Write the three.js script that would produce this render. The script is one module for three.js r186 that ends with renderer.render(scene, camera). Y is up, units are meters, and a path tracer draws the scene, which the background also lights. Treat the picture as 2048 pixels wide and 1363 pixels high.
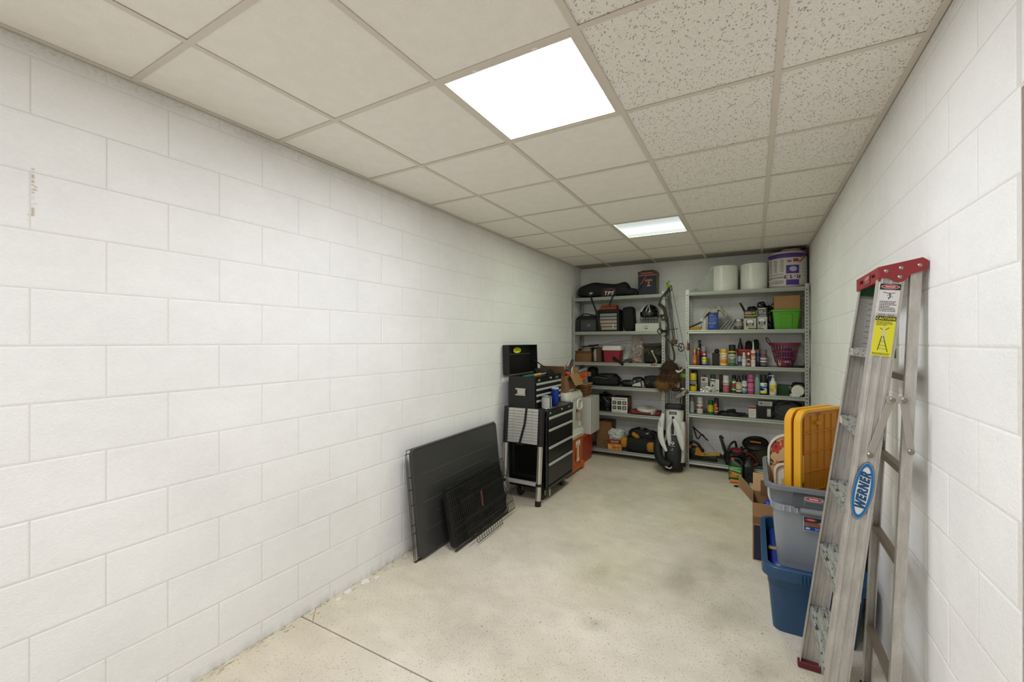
import * as THREE from 'three';
import { RoundedBoxGeometry } from 'three/addons/geometries/RoundedBoxGeometry.js';
import { mergeGeometries, toCreasedNormals } from 'three/addons/utils/BufferGeometryUtils.js';
import { ImprovedNoise } from 'three/addons/math/ImprovedNoise.js';
import { RectAreaLightUniformsLib } from 'three/addons/lights/RectAreaLightUniformsLib.js';

// ---------- camera, exposure, lights ----------
const scene = new THREE.Scene();
scene.background = new THREE.Color(0x0a0a0a);
const camera = new THREE.PerspectiveCamera(77.0, 2048 / 1363, 0.05, 60);
camera.position.set(0, 1.533, 0);
camera.rotation.order = 'YXZ';
camera.rotation.set(0.0018, Math.atan(483 / 856.6), 0);
const renderer = new THREE.WebGLRenderer({ antialias: true });
renderer.toneMapping = THREE.LinearToneMapping;
renderer.toneMappingExposure = 1.0;
renderer.shadowMap.enabled = true;
RectAreaLightUniformsLib.init();
const LAMPS = [ // x, z of each troffer centre, light intensity, colour, glow, in view
  [-0.83, -1.675, 29.5, 0xf3f6ff, 1.6],
  [-0.83, -4.115, 15, 0xf2ffe6, 1.4],
  [-0.83, 0.765, 39, 0xf3f6ff, 1.6],  // unseen troffer behind the camera, added to brighten the near walls
];

// ---------- room size ----------
const XL = -2.204, XR = 0.54, ZB = -5.97, ZF = 2.6, H = 2.591;

// ---------- helpers ----------
const D2R = Math.PI / 180;
let seed = 12345;
const rnd = () => { seed = (seed + 0x6d2b79f5) | 0; let t = Math.imul(seed ^ (seed >>> 15), 1 | seed); t = (t + Math.imul(t ^ (t >>> 7), 61 | t)) ^ t; return ((t ^ (t >>> 14)) >>> 0) / 4294967296; };
const rr = (a, b) => a + (b - a) * rnd();
const noise = new ImprovedNoise();
const nz = (x, y, z) => noise.noise(x + 31.7, y + 12.3, z + 5.1);
const v3 = (a) => new THREE.Vector3(...a);
const used = {};
function numbered(n) { const k = used[n] = (used[n] ?? -1) + 1; return k ? n + '_' + String(k).padStart(3, '0') : n; }
function thing(name, label, category, pos = [0, 0, 0], turn = 0, group) {
  const o = new THREE.Group(); o.name = numbered(name); o.position.set(...pos); o.rotation.y = turn;
  o.userData = { label, category }; if (group) o.userData.group = group;
  scene.add(o); return o;
}
function structure(name) { const o = new THREE.Group(); o.name = name; o.userData = { kind: 'structure' }; scene.add(o); return o; }
const clean = (g) => { g = g.index ? g.toNonIndexed() : g; for (const k of Object.keys(g.attributes)) if (!['position', 'normal', 'uv'].includes(k)) g.deleteAttribute(k); g.clearGroups(); return g; };
const mg = (list) => { list = list.flat(9); return list.length === 1 ? list[0] : mergeGeometries(list.map(clean)); };
function part(name, geo, mat, parent, label) {
  const m = new THREE.Mesh(Array.isArray(geo) ? mg(geo) : geo, mat); m.name = name; parent.add(m);
  if (label) m.userData.label = label; return m;
}
function tf(g, x = 0, y = 0, z = 0, rx = 0, ry = 0, rz = 0) {
  const m = new THREE.Matrix4().makeRotationFromEuler(new THREE.Euler(rx, ry, rz, 'XYZ')); m.setPosition(x, y, z); return g.applyMatrix4(m);
}
const bx = (w, h, d, x = 0, y = 0, z = 0, r = 0.003) => {
  const q = Math.min(r, w / 2.01, h / 2.01, d / 2.01);
  const g = q > 0.0004 ? new RoundedBoxGeometry(w, h, d, 1, q) : new THREE.BoxGeometry(w, h, d);
  return g.translate(x, y, z);
};
const bxr = (w, h, d, x, y, z, rx = 0, ry = 0, rz = 0, r = 0.003) => tf(bx(w, h, d, 0, 0, 0, r), x, y, z, rx, ry, rz);
const cyl = (r1, r2, h, x = 0, y = 0, z = 0, seg = 20) => new THREE.CylinderGeometry(r1, r2, h, seg).translate(x, y, z); // centre y
const lathe = (pts, seg = 24, ang = 0.6) => toCreasedNormals(new THREE.LatheGeometry(pts.map((p) => new THREE.Vector2(Math.max(p[0], 0.00005), p[1])), seg), ang);
const tube = (pts, r, n = 24, rad = 6, closed = false) => new THREE.TubeGeometry(new THREE.CatmullRomCurve3(pts.map(v3), closed), n, r, rad, closed);
function ext(pts, depth, bevel = 0, holes) {
  const s = pts instanceof THREE.Shape ? pts : new THREE.Shape(pts.map((p) => new THREE.Vector2(...p)));
  if (holes) for (const h of holes) s.holes.push(new THREE.Path(h.map((p) => new THREE.Vector2(...p))));
  return new THREE.ExtrudeGeometry(s, { depth, bevelEnabled: bevel > 0, bevelSize: bevel, bevelThickness: bevel, bevelSegments: 1, bevelOffset: -bevel, curveSegments: 8 });
}
function sweep(pts, p0, p1, xdir) { // a flat profile pulled from p0 to p1, its x along xdir
  const a = v3(p0), b = v3(p1), z = b.clone().sub(a), L = z.length(); z.normalize();
  const x = v3(xdir); x.addScaledVector(z, -x.dot(z)).normalize(); const y = new THREE.Vector3().crossVectors(z, x);
  const m = new THREE.Matrix4().makeBasis(x, y, z); m.setPosition(a); return ext(pts, L).applyMatrix4(m);
}
function beam(p0, p1, w, d, xdir = [1, 0, 0], r = 0.002) { // box bar between two points
  const a = v3(p0), b = v3(p1), y = b.clone().sub(a), L = y.length(); y.normalize();
  const x = v3(xdir); x.addScaledVector(y, -x.dot(y)); if (x.length() < 1e-4) x.set(0.3, 0.2, 1).addScaledVector(y, -(0.3 * y.x + 0.2 * y.y + y.z)); x.normalize();
  const z = new THREE.Vector3().crossVectors(x, y); const m = new THREE.Matrix4().makeBasis(x, y, z); m.setPosition(a.add(b).multiplyScalar(0.5));
  return bx(w, L, d, 0, 0, 0, r).applyMatrix4(m);
}
function rod(p0, p1, r, seg = 8, r2) {
  const a = v3(p0), b = v3(p1), y = b.clone().sub(a), L = y.length();
  const g = new THREE.CylinderGeometry(r2 ?? r, r, L, seg); const q = new THREE.Quaternion().setFromUnitVectors(new THREE.Vector3(0, 1, 0), y.normalize());
  return g.applyQuaternion(q).translate((p0[0] + p1[0]) / 2, (p0[1] + p1[1]) / 2, (p0[2] + p1[2]) / 2);
}
function rrect(w, d, r, n = 4) { // rounded rectangle outline
  const o = []; for (const [sx, sz, a0] of [[1, 1, 0], [-1, 1, 90], [-1, -1, 180], [1, -1, 270]]) for (let i = 0; i <= n; i++) {
    const a = (a0 + 90 * i / n) * D2R; o.push([sx * (w / 2 - r) + r * Math.cos(a), sz * (d / 2 - r) + r * Math.sin(a)]);
  } return o;
}
function loft(rings, capStart, capEnd, ang = 0.5) { // rings: arrays of [x,y,z], same count
  const P = [], I = [], U = [], n = rings[0].length;
  rings.forEach((r, k) => { for (let i = 0; i <= n; i++) { P.push(...r[i % n]); U.push(i / n * 2, k / (rings.length - 1)); } });
  for (let k = 0; k < rings.length - 1; k++) for (let i = 0; i < n; i++) { const a = k * (n + 1) + i, b = a + 1, c = a + n + 1, d = c + 1; I.push(a, c, b, b, c, d); }
  const cap = (r, flip) => { const o = P.length / 3, c = [0, 0, 0]; r.forEach((p) => p.forEach((q, j) => c[j] += q / n)); P.push(...c); U.push(.5, .5); r.forEach((p) => { P.push(...p); U.push(p[0], p[2]); });
    for (let i = 0; i < n; i++) { const a = o + 1 + i, b = o + 1 + (i + 1) % n; flip ? I.push(o, b, a) : I.push(o, a, b); } };
  if (capStart) cap(rings[0], false); if (capEnd) cap(rings[rings.length - 1], true);
  const g = new THREE.BufferGeometry(); g.setAttribute('position', new THREE.Float32BufferAttribute(P, 3)); g.setAttribute('uv', new THREE.Float32BufferAttribute(U, 2)); g.setIndex(I); g.computeVertexNormals();
  return toCreasedNormals(g.toNonIndexed(), ang);
}
const ring = (w, d, r, y, n = 4, ox = 0, oz = 0) => rrect(w, d, r, n).map(([x, z]) => [x + ox, y, z + oz]);
// open plastic tub: outer wall, rolled rim, inner wall, floor
function tub(wt, dt, wb, db, h, r, t = 0.004, rimW = 0.012, rimH = 0.02) {
  return loft([ring(wb, db, r * .8, 0), ring(wb + (wt - wb) * .9, db + (dt - db) * .9, r, h - rimH - .001), ring(wt + 2 * rimW, dt + 2 * rimW, r + rimW, h - rimH), ring(wt + 2 * rimW, dt + 2 * rimW, r + rimW, h - .003), ring(wt + 2 * rimW - .006, dt + 2 * rimW - .006, r + rimW - .003, h), ring(wt - 2 * t, dt - 2 * t, r, h), ring(wb - 2 * t, db - 2 * t, r * .8, t)], true, true, 0.7);
}
// soft sack-like solid
function soft(w, h, d, { e = 0.6, amp = 0.06, f = 3, s = 0, seg = 36, flat = 0.25, fn } = {}) {
  const g = new THREE.SphereGeometry(1, seg, Math.round(seg * .7)), p = g.attributes.position, sp = (a, k) => Math.sign(a) * Math.pow(Math.abs(a), k);
  for (let i = 0; i < p.count; i++) {
    let x = sp(p.getX(i), e), y = sp(p.getY(i), e), z = sp(p.getZ(i), e);
    const k = 1 + amp * (nz(x * f + s, y * f, z * f) + .5 * nz(x * f * 2.3 + s, y * f * 2.3 + 9, z * f * 2.3));
    x *= k; z *= k; y *= k; if (y < -1 + flat) y = -1 + flat * (1 - .9 * (-1 + flat - y) / flat) * .12; 
    let q = [x * w / 2, (y + 1) * h / 2, z * d / 2]; if (fn) q = fn(...q); p.setXYZ(i, ...q);
  }
  g.computeVertexNormals(); return g;
}
const plane = (w, h, x = 0, y = 0, z = 0, rx = 0, ry = 0, rz = 0) => tf(new THREE.PlaneGeometry(w, h), x, y, z, rx, ry, rz);
// ---------- materials ----------
const mats = {};
function M(hex, rough = 0.6, metal = 0, extra) {
  if (Math.max(hex >> 16, (hex >> 8) & 255, hex & 255) < 0x24) hex = (Math.round((hex >> 16) * .62) << 16) | (Math.round(((hex >> 8) & 255) * .62) << 8) | Math.round((hex & 255) * .62); // soot blacks
  const k = hex + '_' + rough + '_' + metal + (extra ? JSON.stringify(extra) : '');
  return mats[k] ??= extra ? new THREE.MeshPhysicalMaterial({ color: hex, roughness: rough, metalness: metal, ...extra }) : new THREE.MeshStandardMaterial({ color: hex, roughness: rough, metalness: metal });
}
function dataTex(w, h, fn, srgb, repeat = true) {
  const d = new Uint8Array(w * h * 4);
  for (let y = 0; y < h; y++) for (let x = 0; x < w; x++) { const c = fn(x / w, y / h, x, y), i = (y * w + x) * 4; if (typeof c === 'number') d[i] = d[i + 1] = d[i + 2] = Math.max(0, Math.min(255, c)); else for (let j = 0; j < 3; j++) d[i + j] = Math.max(0, Math.min(255, c[j])); d[i + 3] = 255; }
  const t = new THREE.DataTexture(d, w, h); t.wrapS = t.wrapT = repeat ? THREE.RepeatWrapping : THREE.ClampToEdgeWrapping; t.magFilter = THREE.LinearFilter; t.minFilter = THREE.LinearMipmapLinearFilter; t.generateMipmaps = true;
  if (srgb) t.colorSpace = THREE.SRGBColorSpace; t.needsUpdate = true; return t;
}
// tileable value noise
function tnoise(n, s) { const g = new Float32Array(n * n); let q = s; for (let i = 0; i < n * n; i++) { q = (q * 1664525 + 1013904223) >>> 0; g[i] = q / 4294967296; }
  return (u, v) => { const x = ((u % 1 + 1) % 1) * n, y = ((v % 1 + 1) % 1) * n, i = Math.floor(x), j = Math.floor(y), a = x - i, b = y - j, sa = a * a * (3 - 2 * a), sb = b * b * (3 - 2 * b), G = (p, r) => g[(r % n) * n + p % n]; return (G(i, j) * (1 - sa) + G(i + 1, j) * sa) * (1 - sb) + (G(i, j + 1) * (1 - sa) + G(i + 1, j + 1) * sa) * sb; }; }
// ---------- one printed-label sheet ----------
const AW = 2048, AH = 2048, atlas = document.createElement('canvas'); atlas.width = AW; atlas.height = AH;
const ctx = atlas.getContext('2d'); ctx.fillStyle = '#888'; ctx.fillRect(0, 0, AW, AH);
const rows = []; { let y = 0; for (const h of [525, 360, 215, 215, 182, 115, 115, 92, 76, 54, 46, 38]) { rows.push({ x: 0, y, h }); y += h + 1; } }
function cell(w, h, bg, ops) { // ops in fractions of the cell
  w = Math.round(w * .74); h = Math.round(h * .74);
  const row = rows.filter((r) => r.h > h + 3 && r.x + w + 4 <= AW).sort((a, b) => a.h - b.h)[0];
  if (!row) throw new Error('label sheet full ' + w + ' ' + h);
  const x0 = row.x, y0 = row.y; row.x += w + 4;
  ctx.save(); ctx.beginPath(); ctx.rect(x0, y0, w, h); ctx.clip(); ctx.translate(x0, y0); ctx.fillStyle = bg; ctx.fillRect(0, 0, w, h);
  for (const o of ops) {
    if (o[0] === 't') { const [, s, x, y, size, col, rot = 0, st = 'bold', sq = 1] = o; ctx.save(); ctx.translate(x * w, y * h); ctx.rotate(rot * D2R); ctx.scale(sq, 1); const [wt, fam = 'sans-serif'] = st.split('|'); ctx.font = wt + ' ' + Math.round(size * h) + 'px ' + fam; ctx.textAlign = 'center'; ctx.textBaseline = 'middle'; ctx.fillStyle = col; ctx.fillText(s, 0, 0); ctx.restore(); }
    else if (o[0] === 'r') { ctx.fillStyle = o[5]; ctx.fillRect(o[1] * w, o[2] * h, o[3] * w, o[4] * h); }
    else if (o[0] === 'e') { ctx.fillStyle = o[5]; ctx.beginPath(); ctx.ellipse(o[1] * w, o[2] * h, o[3] * w, o[4] * h, (o[6] || 0) * D2R, 0, 7); ctx.fill(); }
    else if (o[0] === 'p') { ctx.fillStyle = o[1]; ctx.beginPath(); o[2].forEach((p, i) => i ? ctx.lineTo(p[0] * w, p[1] * h) : ctx.moveTo(p[0] * w, p[1] * h)); ctx.fill(); }
    else if (o[0] === 's') { ctx.strokeStyle = o[1]; ctx.lineWidth = o[2] * h; ctx.lineCap = 'round'; ctx.beginPath(); o[3].forEach((p, i) => i ? ctx.lineTo(p[0] * w, p[1] * h) : ctx.moveTo(p[0] * w, p[1] * h)); ctx.stroke(); }
    else if (o[0] === 'l') { const [, x, y, ww, n, gap, col, th = .35] = o; ctx.fillStyle = col; for (let i = 0; i < n; i++) { let c = 0; const L = ww * (i % 4 === 3 ? .6 : rr(.86, 1)); while (c < L) { const q = Math.min(rr(.03, .12), L - c); ctx.fillRect((x + c) * w, (y + i * gap) * h, q * w, gap * th * h); c += q + .02; } } }
    else if (o[0] === 'f') o[1](ctx, w, h);
  }
  ctx.restore();
  return [(x0 + 1) / AW, 1 - (y0 + h - 1) / AH, (x0 + w - 1) / AW, 1 - (y0 + 1) / AH];
}
const atlasTex = new THREE.CanvasTexture(atlas); atlasTex.colorSpace = THREE.SRGBColorSpace; atlasTex.anisotropy = 8;
const PRINT = new THREE.MeshStandardMaterial({ map: atlasTex, roughness: 0.55 });
const PRINTGLOSS = new THREE.MeshStandardMaterial({ map: atlasTex, roughness: 0.3 });
function uvr(g, r) { const u = g.attributes.uv; for (let i = 0; i < u.count; i++) u.setXY(i, r[0] + u.getX(i) * (r[2] - r[0]), r[1] + u.getY(i) * (r[3] - r[1])); return g; }
const sticker = (w, h, r, x, y, z, rx, ry, rz) => uvr(plane(w, h, x, y, z, rx, ry, rz), r);
const band = (rad, h, r, y, arc = 200, rTop) => uvr(new THREE.CylinderGeometry(rTop ?? rad, rad, h, 24, 1, true, -arc / 2 * D2R, arc * D2R), r).translate(0, y, 0);

// ================= the room =================
// orange-peel relief of rolled paint over concrete block
const nA = tnoise(128, 3), nB = tnoise(64, 8), nC = tnoise(256, 5), nD = tnoise(16, 21), nE = tnoise(8, 33);
const peel = dataTex(512, 512, (u, v) => 255 * (nA(u, v) * .45 + nB(u, v) * .3 + nC(u, v) * .15 + nD(u, v) * .1));
peel.repeat.set(2.6, 2.6);
// wall paint: faint roller blotches, a band of dust under the ceiling, a few scuffs
const wallMap = dataTex(1024, 512, (u, v, x, y) => { // u along the wall (7 m), v up
  const b = nE(u * 2.3, v * 1.1) * .5 + nD(u * 2.1, v) * .3 + nB(u * 2, v) * .2;
  let k = 245 + (b - .5) * 17 + (nC(u * 3, v * 2) - .5) * 4;
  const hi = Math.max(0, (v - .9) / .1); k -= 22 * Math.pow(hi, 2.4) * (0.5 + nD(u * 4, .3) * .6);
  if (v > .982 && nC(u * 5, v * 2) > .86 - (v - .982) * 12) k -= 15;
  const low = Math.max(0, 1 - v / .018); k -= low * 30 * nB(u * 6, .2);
  const sx = u * 7 - .91, sy = v * 2.591; if (Math.abs(sx + .01 * nz(sy * 40, 1, 1)) < .0045 && sy > 1.97 && sy < 2.14 && nC(u * 40, v * 30) > .35) { const q = sy > 2.05 || sy < 2.0 ? 52 : 12; return [k - q, k - q * 1.25, k - q * 1.6]; }
  return [k, k - 1, k - 4];
}, true);
wallMap.repeat.set(1 / 7, 1 / H);
const WALL = new THREE.MeshStandardMaterial({ map: wallMap, bumpMap: peel, bumpScale: 0.0012, roughness: 0.62 });
const MORTAR = new THREE.MeshStandardMaterial({ color: 0xe2e0da, bumpMap: peel, bumpScale: 0.002, roughness: 0.7 });
const BH = 0.2032, BL = 0.4064, Y0 = 0.0955; // block course height, length, top of the cut first course
// one painted block: flat face with eased edges; s along the wall, y up, out of the wall plane by t
function block(s0, s1, y0, y1, t, map) {
  const e = 0.006, P = [], U = [], I = [], q = (s, y, n) => { P.push(...map(s, y, n)); U.push(s, y); };
  for (const [d, n] of [[0, -.002], [0, t * .3], [e, t]]) { q(s0 + d, y0 + d, n); q(s1 - d, y0 + d, n); q(s1 - d, y1 - d, n); q(s0 + d, y1 - d, n); }
  for (let k = 0; k < 2; k++) for (let i = 0; i < 4; i++) { const a = k * 4 + i, b = k * 4 + (i + 1) % 4; I.push(a, b, b + 4, a, b + 4, a + 4); }
  I.push(8, 9, 10, 8, 10, 11);
  const g = new THREE.BufferGeometry(); g.setAttribute('position', new THREE.Float32BufferAttribute(P, 3)); g.setAttribute('uv', new THREE.Float32BufferAttribute(U, 2)); g.setIndex(I);
  return toCreasedNormals(g.toNonIndexed(), 0.08);
}
function blockWall(name, sA, sB, phase, map, flip) { // courses of block from sA to sB
  const w = structure(name), j = 0.0022;
  for (let k = -1; ; k++) {
    const y0 = k < 0 ? 0 : Y0 + k * BH, y1 = Math.min(Y0 + (k + 1) * BH, H); if (y0 >= H - .01) break;
    for (let i = Math.floor((sA - phase) / BL) - 1; ; i++) {
      const a0 = phase + (i + ((k + 20) % 2 ? .5 : 0)) * BL, a = Math.max(a0, sA), b = Math.min(a0 + BL, sB); if (a0 >= sB) break; if (b - a < .03) continue;
      part('block', block(a + j, b - j, y0 + (k < 0 ? 0 : j), y1 - j, 0.0015 + rr(-.0006, .0006), map), WALL, w);
    }
  }
  return w;
}
// left wall: s = distance from the back wall towards the camera
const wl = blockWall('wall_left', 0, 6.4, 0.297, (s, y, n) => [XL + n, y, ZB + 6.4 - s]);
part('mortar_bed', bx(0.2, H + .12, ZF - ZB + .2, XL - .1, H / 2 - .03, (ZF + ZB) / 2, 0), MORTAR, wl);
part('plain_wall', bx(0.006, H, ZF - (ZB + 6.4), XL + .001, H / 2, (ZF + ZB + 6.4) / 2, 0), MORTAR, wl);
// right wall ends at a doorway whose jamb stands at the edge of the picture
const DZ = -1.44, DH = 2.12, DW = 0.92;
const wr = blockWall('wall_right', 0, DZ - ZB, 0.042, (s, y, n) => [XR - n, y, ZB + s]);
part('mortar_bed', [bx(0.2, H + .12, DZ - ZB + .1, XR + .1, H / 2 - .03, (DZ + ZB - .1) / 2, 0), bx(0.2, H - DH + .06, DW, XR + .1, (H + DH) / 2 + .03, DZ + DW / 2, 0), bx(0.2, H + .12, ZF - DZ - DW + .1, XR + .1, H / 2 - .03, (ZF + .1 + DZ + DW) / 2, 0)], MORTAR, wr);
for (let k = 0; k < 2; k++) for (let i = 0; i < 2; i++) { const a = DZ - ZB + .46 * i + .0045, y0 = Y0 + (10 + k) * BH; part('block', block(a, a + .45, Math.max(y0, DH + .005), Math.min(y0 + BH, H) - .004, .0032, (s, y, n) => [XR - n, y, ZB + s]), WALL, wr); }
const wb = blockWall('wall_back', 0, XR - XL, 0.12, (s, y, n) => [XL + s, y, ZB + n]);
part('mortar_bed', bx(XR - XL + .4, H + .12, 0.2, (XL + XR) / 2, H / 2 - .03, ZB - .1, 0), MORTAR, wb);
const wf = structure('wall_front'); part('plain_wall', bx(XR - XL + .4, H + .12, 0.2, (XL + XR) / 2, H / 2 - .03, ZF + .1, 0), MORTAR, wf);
const dr = structure('door_1'), JM = M(0x9c8a7c, .6);
part('door_leaf', bx(.045, DH - .05, DW - .08, XR + .09, DH / 2 - .02, DZ + DW / 2, .003), M(0x8a8078, .5), dr);
part('door_frame', [bx(.11, DH, .045, XR + .056, DH / 2, DZ + .0225), bx(.11, DH, .04, XR + .055, DH / 2, DZ + DW - .02), bx(.11, .04, DW, XR + .055, DH - .02, DZ + DW / 2)], JM, dr);
part('door_handle', [rod([XR + .07, 1, DZ + .12], [XR - .0, 1, DZ + .12], .011), rod([XR + .0, 1, DZ + .12], [XR + .0, 1, DZ + .24], .009)], M(0xb0aca4, .3, 1), dr);

// ---- ceiling: lay-in tiles on a tee grid ----
const ce = structure('ceiling');
part('ceiling_deck', bx(XR - XL + .4, .1, ZF - ZB + .4, (XL + XR) / 2, H + .22, (ZF + ZB) / 2, 0), MORTAR, ce);
const smoothBump = dataTex(512, 512, (u, v) => 255 * (nC(u, v) * .5 + nC(u * 2, v * 2 + .4) * .5));
const smoothMap = dataTex(512, 512, (u, v) => { const p = nC(u * 2 + .2, v * 2) > .9 ? -9 : 0, k = 247 + (nC(u * 2, v * 2) - .5) * 10 + (nD(u, v) - .5) * 5 + p; return [k, k - 5, k - 14]; }, true);
// fissured tile: short worm-holes and pin-holes sunk into the face
const fis = (() => { const n = 1024, a = new Float32Array(n * n); const dot = (x, y, r) => { for (let j = -3; j <= 3; j++) for (let i = -3; i <= 3; i++) if (i * i + j * j <= r * r) { const X = (Math.round(x) + i + n) % n, Y = (Math.round(y) + j + n) % n; a[Y * n + X] = Math.max(a[Y * n + X], 1 - .25 * (i * i + j * j) / (r * r + .1)); } };
  for (let k = 0; k < 760; k++) { let x = rnd() * n, y = rnd() * n, t = rr(-.5, .5) + 1.3, L = rr(6, 20), r = rr(1, 2.4); for (let i = 0; i < L; i++) { dot(x, y, r * (1 - .5 * Math.abs(i / L - .5))); x += Math.cos(t); y += Math.sin(t); t += rr(-.45, .45); } }
  for (let k = 0; k < 11000; k++) dot(rnd() * n, rnd() * n, rr(.4, 1.05)); return (u, v) => a[Math.min(n - 1, Math.floor(v * n)) * n + Math.min(n - 1, Math.floor(u * n))]; })();
const fisBump = dataTex(1024, 1024, (u, v) => 235 - 220 * fis(u, v) + (nC(u * 2, v * 2) - .5) * 30);
const fisMap = dataTex(1024, 1024, (u, v) => { const k = 246 + (nC(u * 3, v * 3) - .5) * 12 - 54 * fis(u, v); return [k, k - 5, k - 14]; }, true);
const TILE_S = new THREE.MeshStandardMaterial({ map: smoothMap, bumpMap: smoothBump, bumpScale: .0012, roughness: .95 });
const TILE_F = new THREE.MeshStandardMaterial({ map: fisMap, bumpMap: fisBump, bumpScale: .004, roughness: .95 });
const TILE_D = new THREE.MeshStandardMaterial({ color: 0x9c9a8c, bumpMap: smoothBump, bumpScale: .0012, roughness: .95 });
const TEE = new THREE.MeshStandardMaterial({ color: 0xddd4c6, roughness: .55 });
const GX = [XL, -1.744, -1.135, -0.525, 0.085, XR], GZ = []; for (let z = 2.29; z > ZB; z -= 0.61) GZ.push(z); GZ.push(ZB); GZ.unshift(ZF);
const lampAt = (x, z) => LAMPS.some((l) => Math.abs(l[0] - x) < .2 && Math.abs(l[1] - z) < .25);
for (let i = 0; i < 5; i++) for (let k = 0; k < GZ.length - 1; k++) {
  const x0 = GX[i], x1 = GX[i + 1], z1 = GZ[k], z0 = GZ[k + 1], xc = (x0 + x1) / 2, zc = (z0 + z1) / 2; if (lampAt(xc, zc)) continue;
  const g = bxr(x1 - x0 - .008, .016, z1 - z0 - .008, xc, H + .0112 + rr(0, .0012), zc, rr(-.002, .002), 0, rr(-.002, .002), .0015);
  const p = g.attributes.position, u = g.attributes.uv, ou = rnd(), ov = rnd(), sw = rnd() < .5; for (let n = 0; n < p.count; n++) { const a = p.getX(n) / .61 + ou, b = p.getZ(n) / .61 + ov; sw ? u.setXY(n, a, b) : u.setXY(n, -a, b); }
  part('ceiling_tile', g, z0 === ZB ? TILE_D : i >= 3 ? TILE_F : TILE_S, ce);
}
const teeBar = (x, z, w, d) => [bx(w, .0016, d, x, H + .0008, z, 0), w < d ? bx(.0016, .035, d, x, H + .0185, z, 0) : bx(w, .035, .0016, x, H + .0185, z, 0)];
for (const x of GX.slice(1, -1)) part('main_tee', teeBar(x, (ZF + ZB) / 2, .024, ZF - ZB), TEE, ce);
for (const z of GZ.slice(1, -1)) for (let i = 0; i < 5; i++) part('cross_tee', teeBar((GX[i] + GX[i + 1]) / 2, z, GX[i + 1] - GX[i] - .0245, .024), TEE, ce);
part('wall_angle', [bx(.022, .0016, ZF - ZB, XL + .011 + .003, H + .0013, (ZF + ZB) / 2, 0), bx(.002, .024, ZF - ZB, XL + .0045, H + .012, (ZF + ZB) / 2, 0), bx(.022, .0016, ZF - ZB, XR - .014, H + .0013, (ZF + ZB) / 2, 0), bx(.002, .024, ZF - ZB, XR - .0045, H + .012, (ZF + ZB) / 2, 0), bx(XR - XL, .0016, .022, (XL + XR) / 2, H + .0013, ZB + .014, 0), bx(XR - XL, .0016, .022, (XL + XR) / 2, H + .0013, ZF - .011, 0)], TEE, ce);

// ---- ceiling troffers ----
const lampLabels = ['bright square ceiling troffer with white diffuser near the camera', 'dimmer square ceiling troffer far back near the shelves', 'unseen square ceiling troffer added over the near end of the room for brighter near walls'];
LAMPS.forEach(([x, z, inten, col, glow], i) => {
  const t = thing('ceiling_light', lampLabels[i], 'ceiling light', [x, H, z], 0), w = .594;
  part('housing', [bx(.6, .004, .6, 0, .13, 0, 0), bx(.004, .13, .6, -.298, .067, 0, 0), bx(.004, .13, .6, .298, .067, 0, 0), bx(.6, .13, .004, 0, .067, -.298, 0), bx(.6, .13, .004, 0, .067, .298, 0)], M(0xd8d4cc, .5), t);
  const fr = [[-1, 0], [1, 0], [0, -1], [0, 1]].map(([a, b]) => a ? bx(.022, .010, w, a * (w / 2 - .011), .006, 0, .002) : bx(w - .0442, .010, .022, 0, .006, b * (w / 2 - .011), .002));
  const frm = part('frame', fr, M(0xd9d3c6, .45), t);
  for (const q of [-.12, .14]) part('latch', bx(.02, .005, .008, q, .0015, w / 2 - .008, .001), M(0xefece4, .4), frm);
  const spots = []; for (let k = 0; k < 9; k++) spots.push([rr(.08, .92), rr(.08, .92), rr(.003, .009)]);
  const em = dataTex(256, 256, (u, v) => { let k = 255; if (i === 1) k = 255 * (.7 + .3 * Math.exp(-Math.pow((v - .4) / .26, 2))); for (const s of spots) { const d = Math.hypot((u - s[0]) * (1 + s[2] * 60) * .8, v - s[1]); if (d < s[2]) k *= .45 + .5 * d / s[2]; } return i === 1 ? [k * .96, k, k * .97] : [k, k, k]; }, true, false);
  const lens = new THREE.MeshStandardMaterial({ color: 0x222222, roughness: .4, emissive: 0xffffff, emissiveMap: em, emissiveIntensity: glow });
  const g = bx(.545, .003, .545, 0, .0095, 0, 0); const p = g.attributes.position, u = g.attributes.uv; for (let n = 0; n < p.count; n++) u.setXY(n, p.getX(n) / .545 + .5, p.getZ(n) / .545 + .5);
  part('diffuser', g, lens, t);
  const L = new THREE.RectAreaLight(col, inten, .545, .545); L.position.set(x, H + .006, z); L.rotation.x = -Math.PI / 2; L.name = 'troffer_light'; scene.add(L);
});

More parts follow.
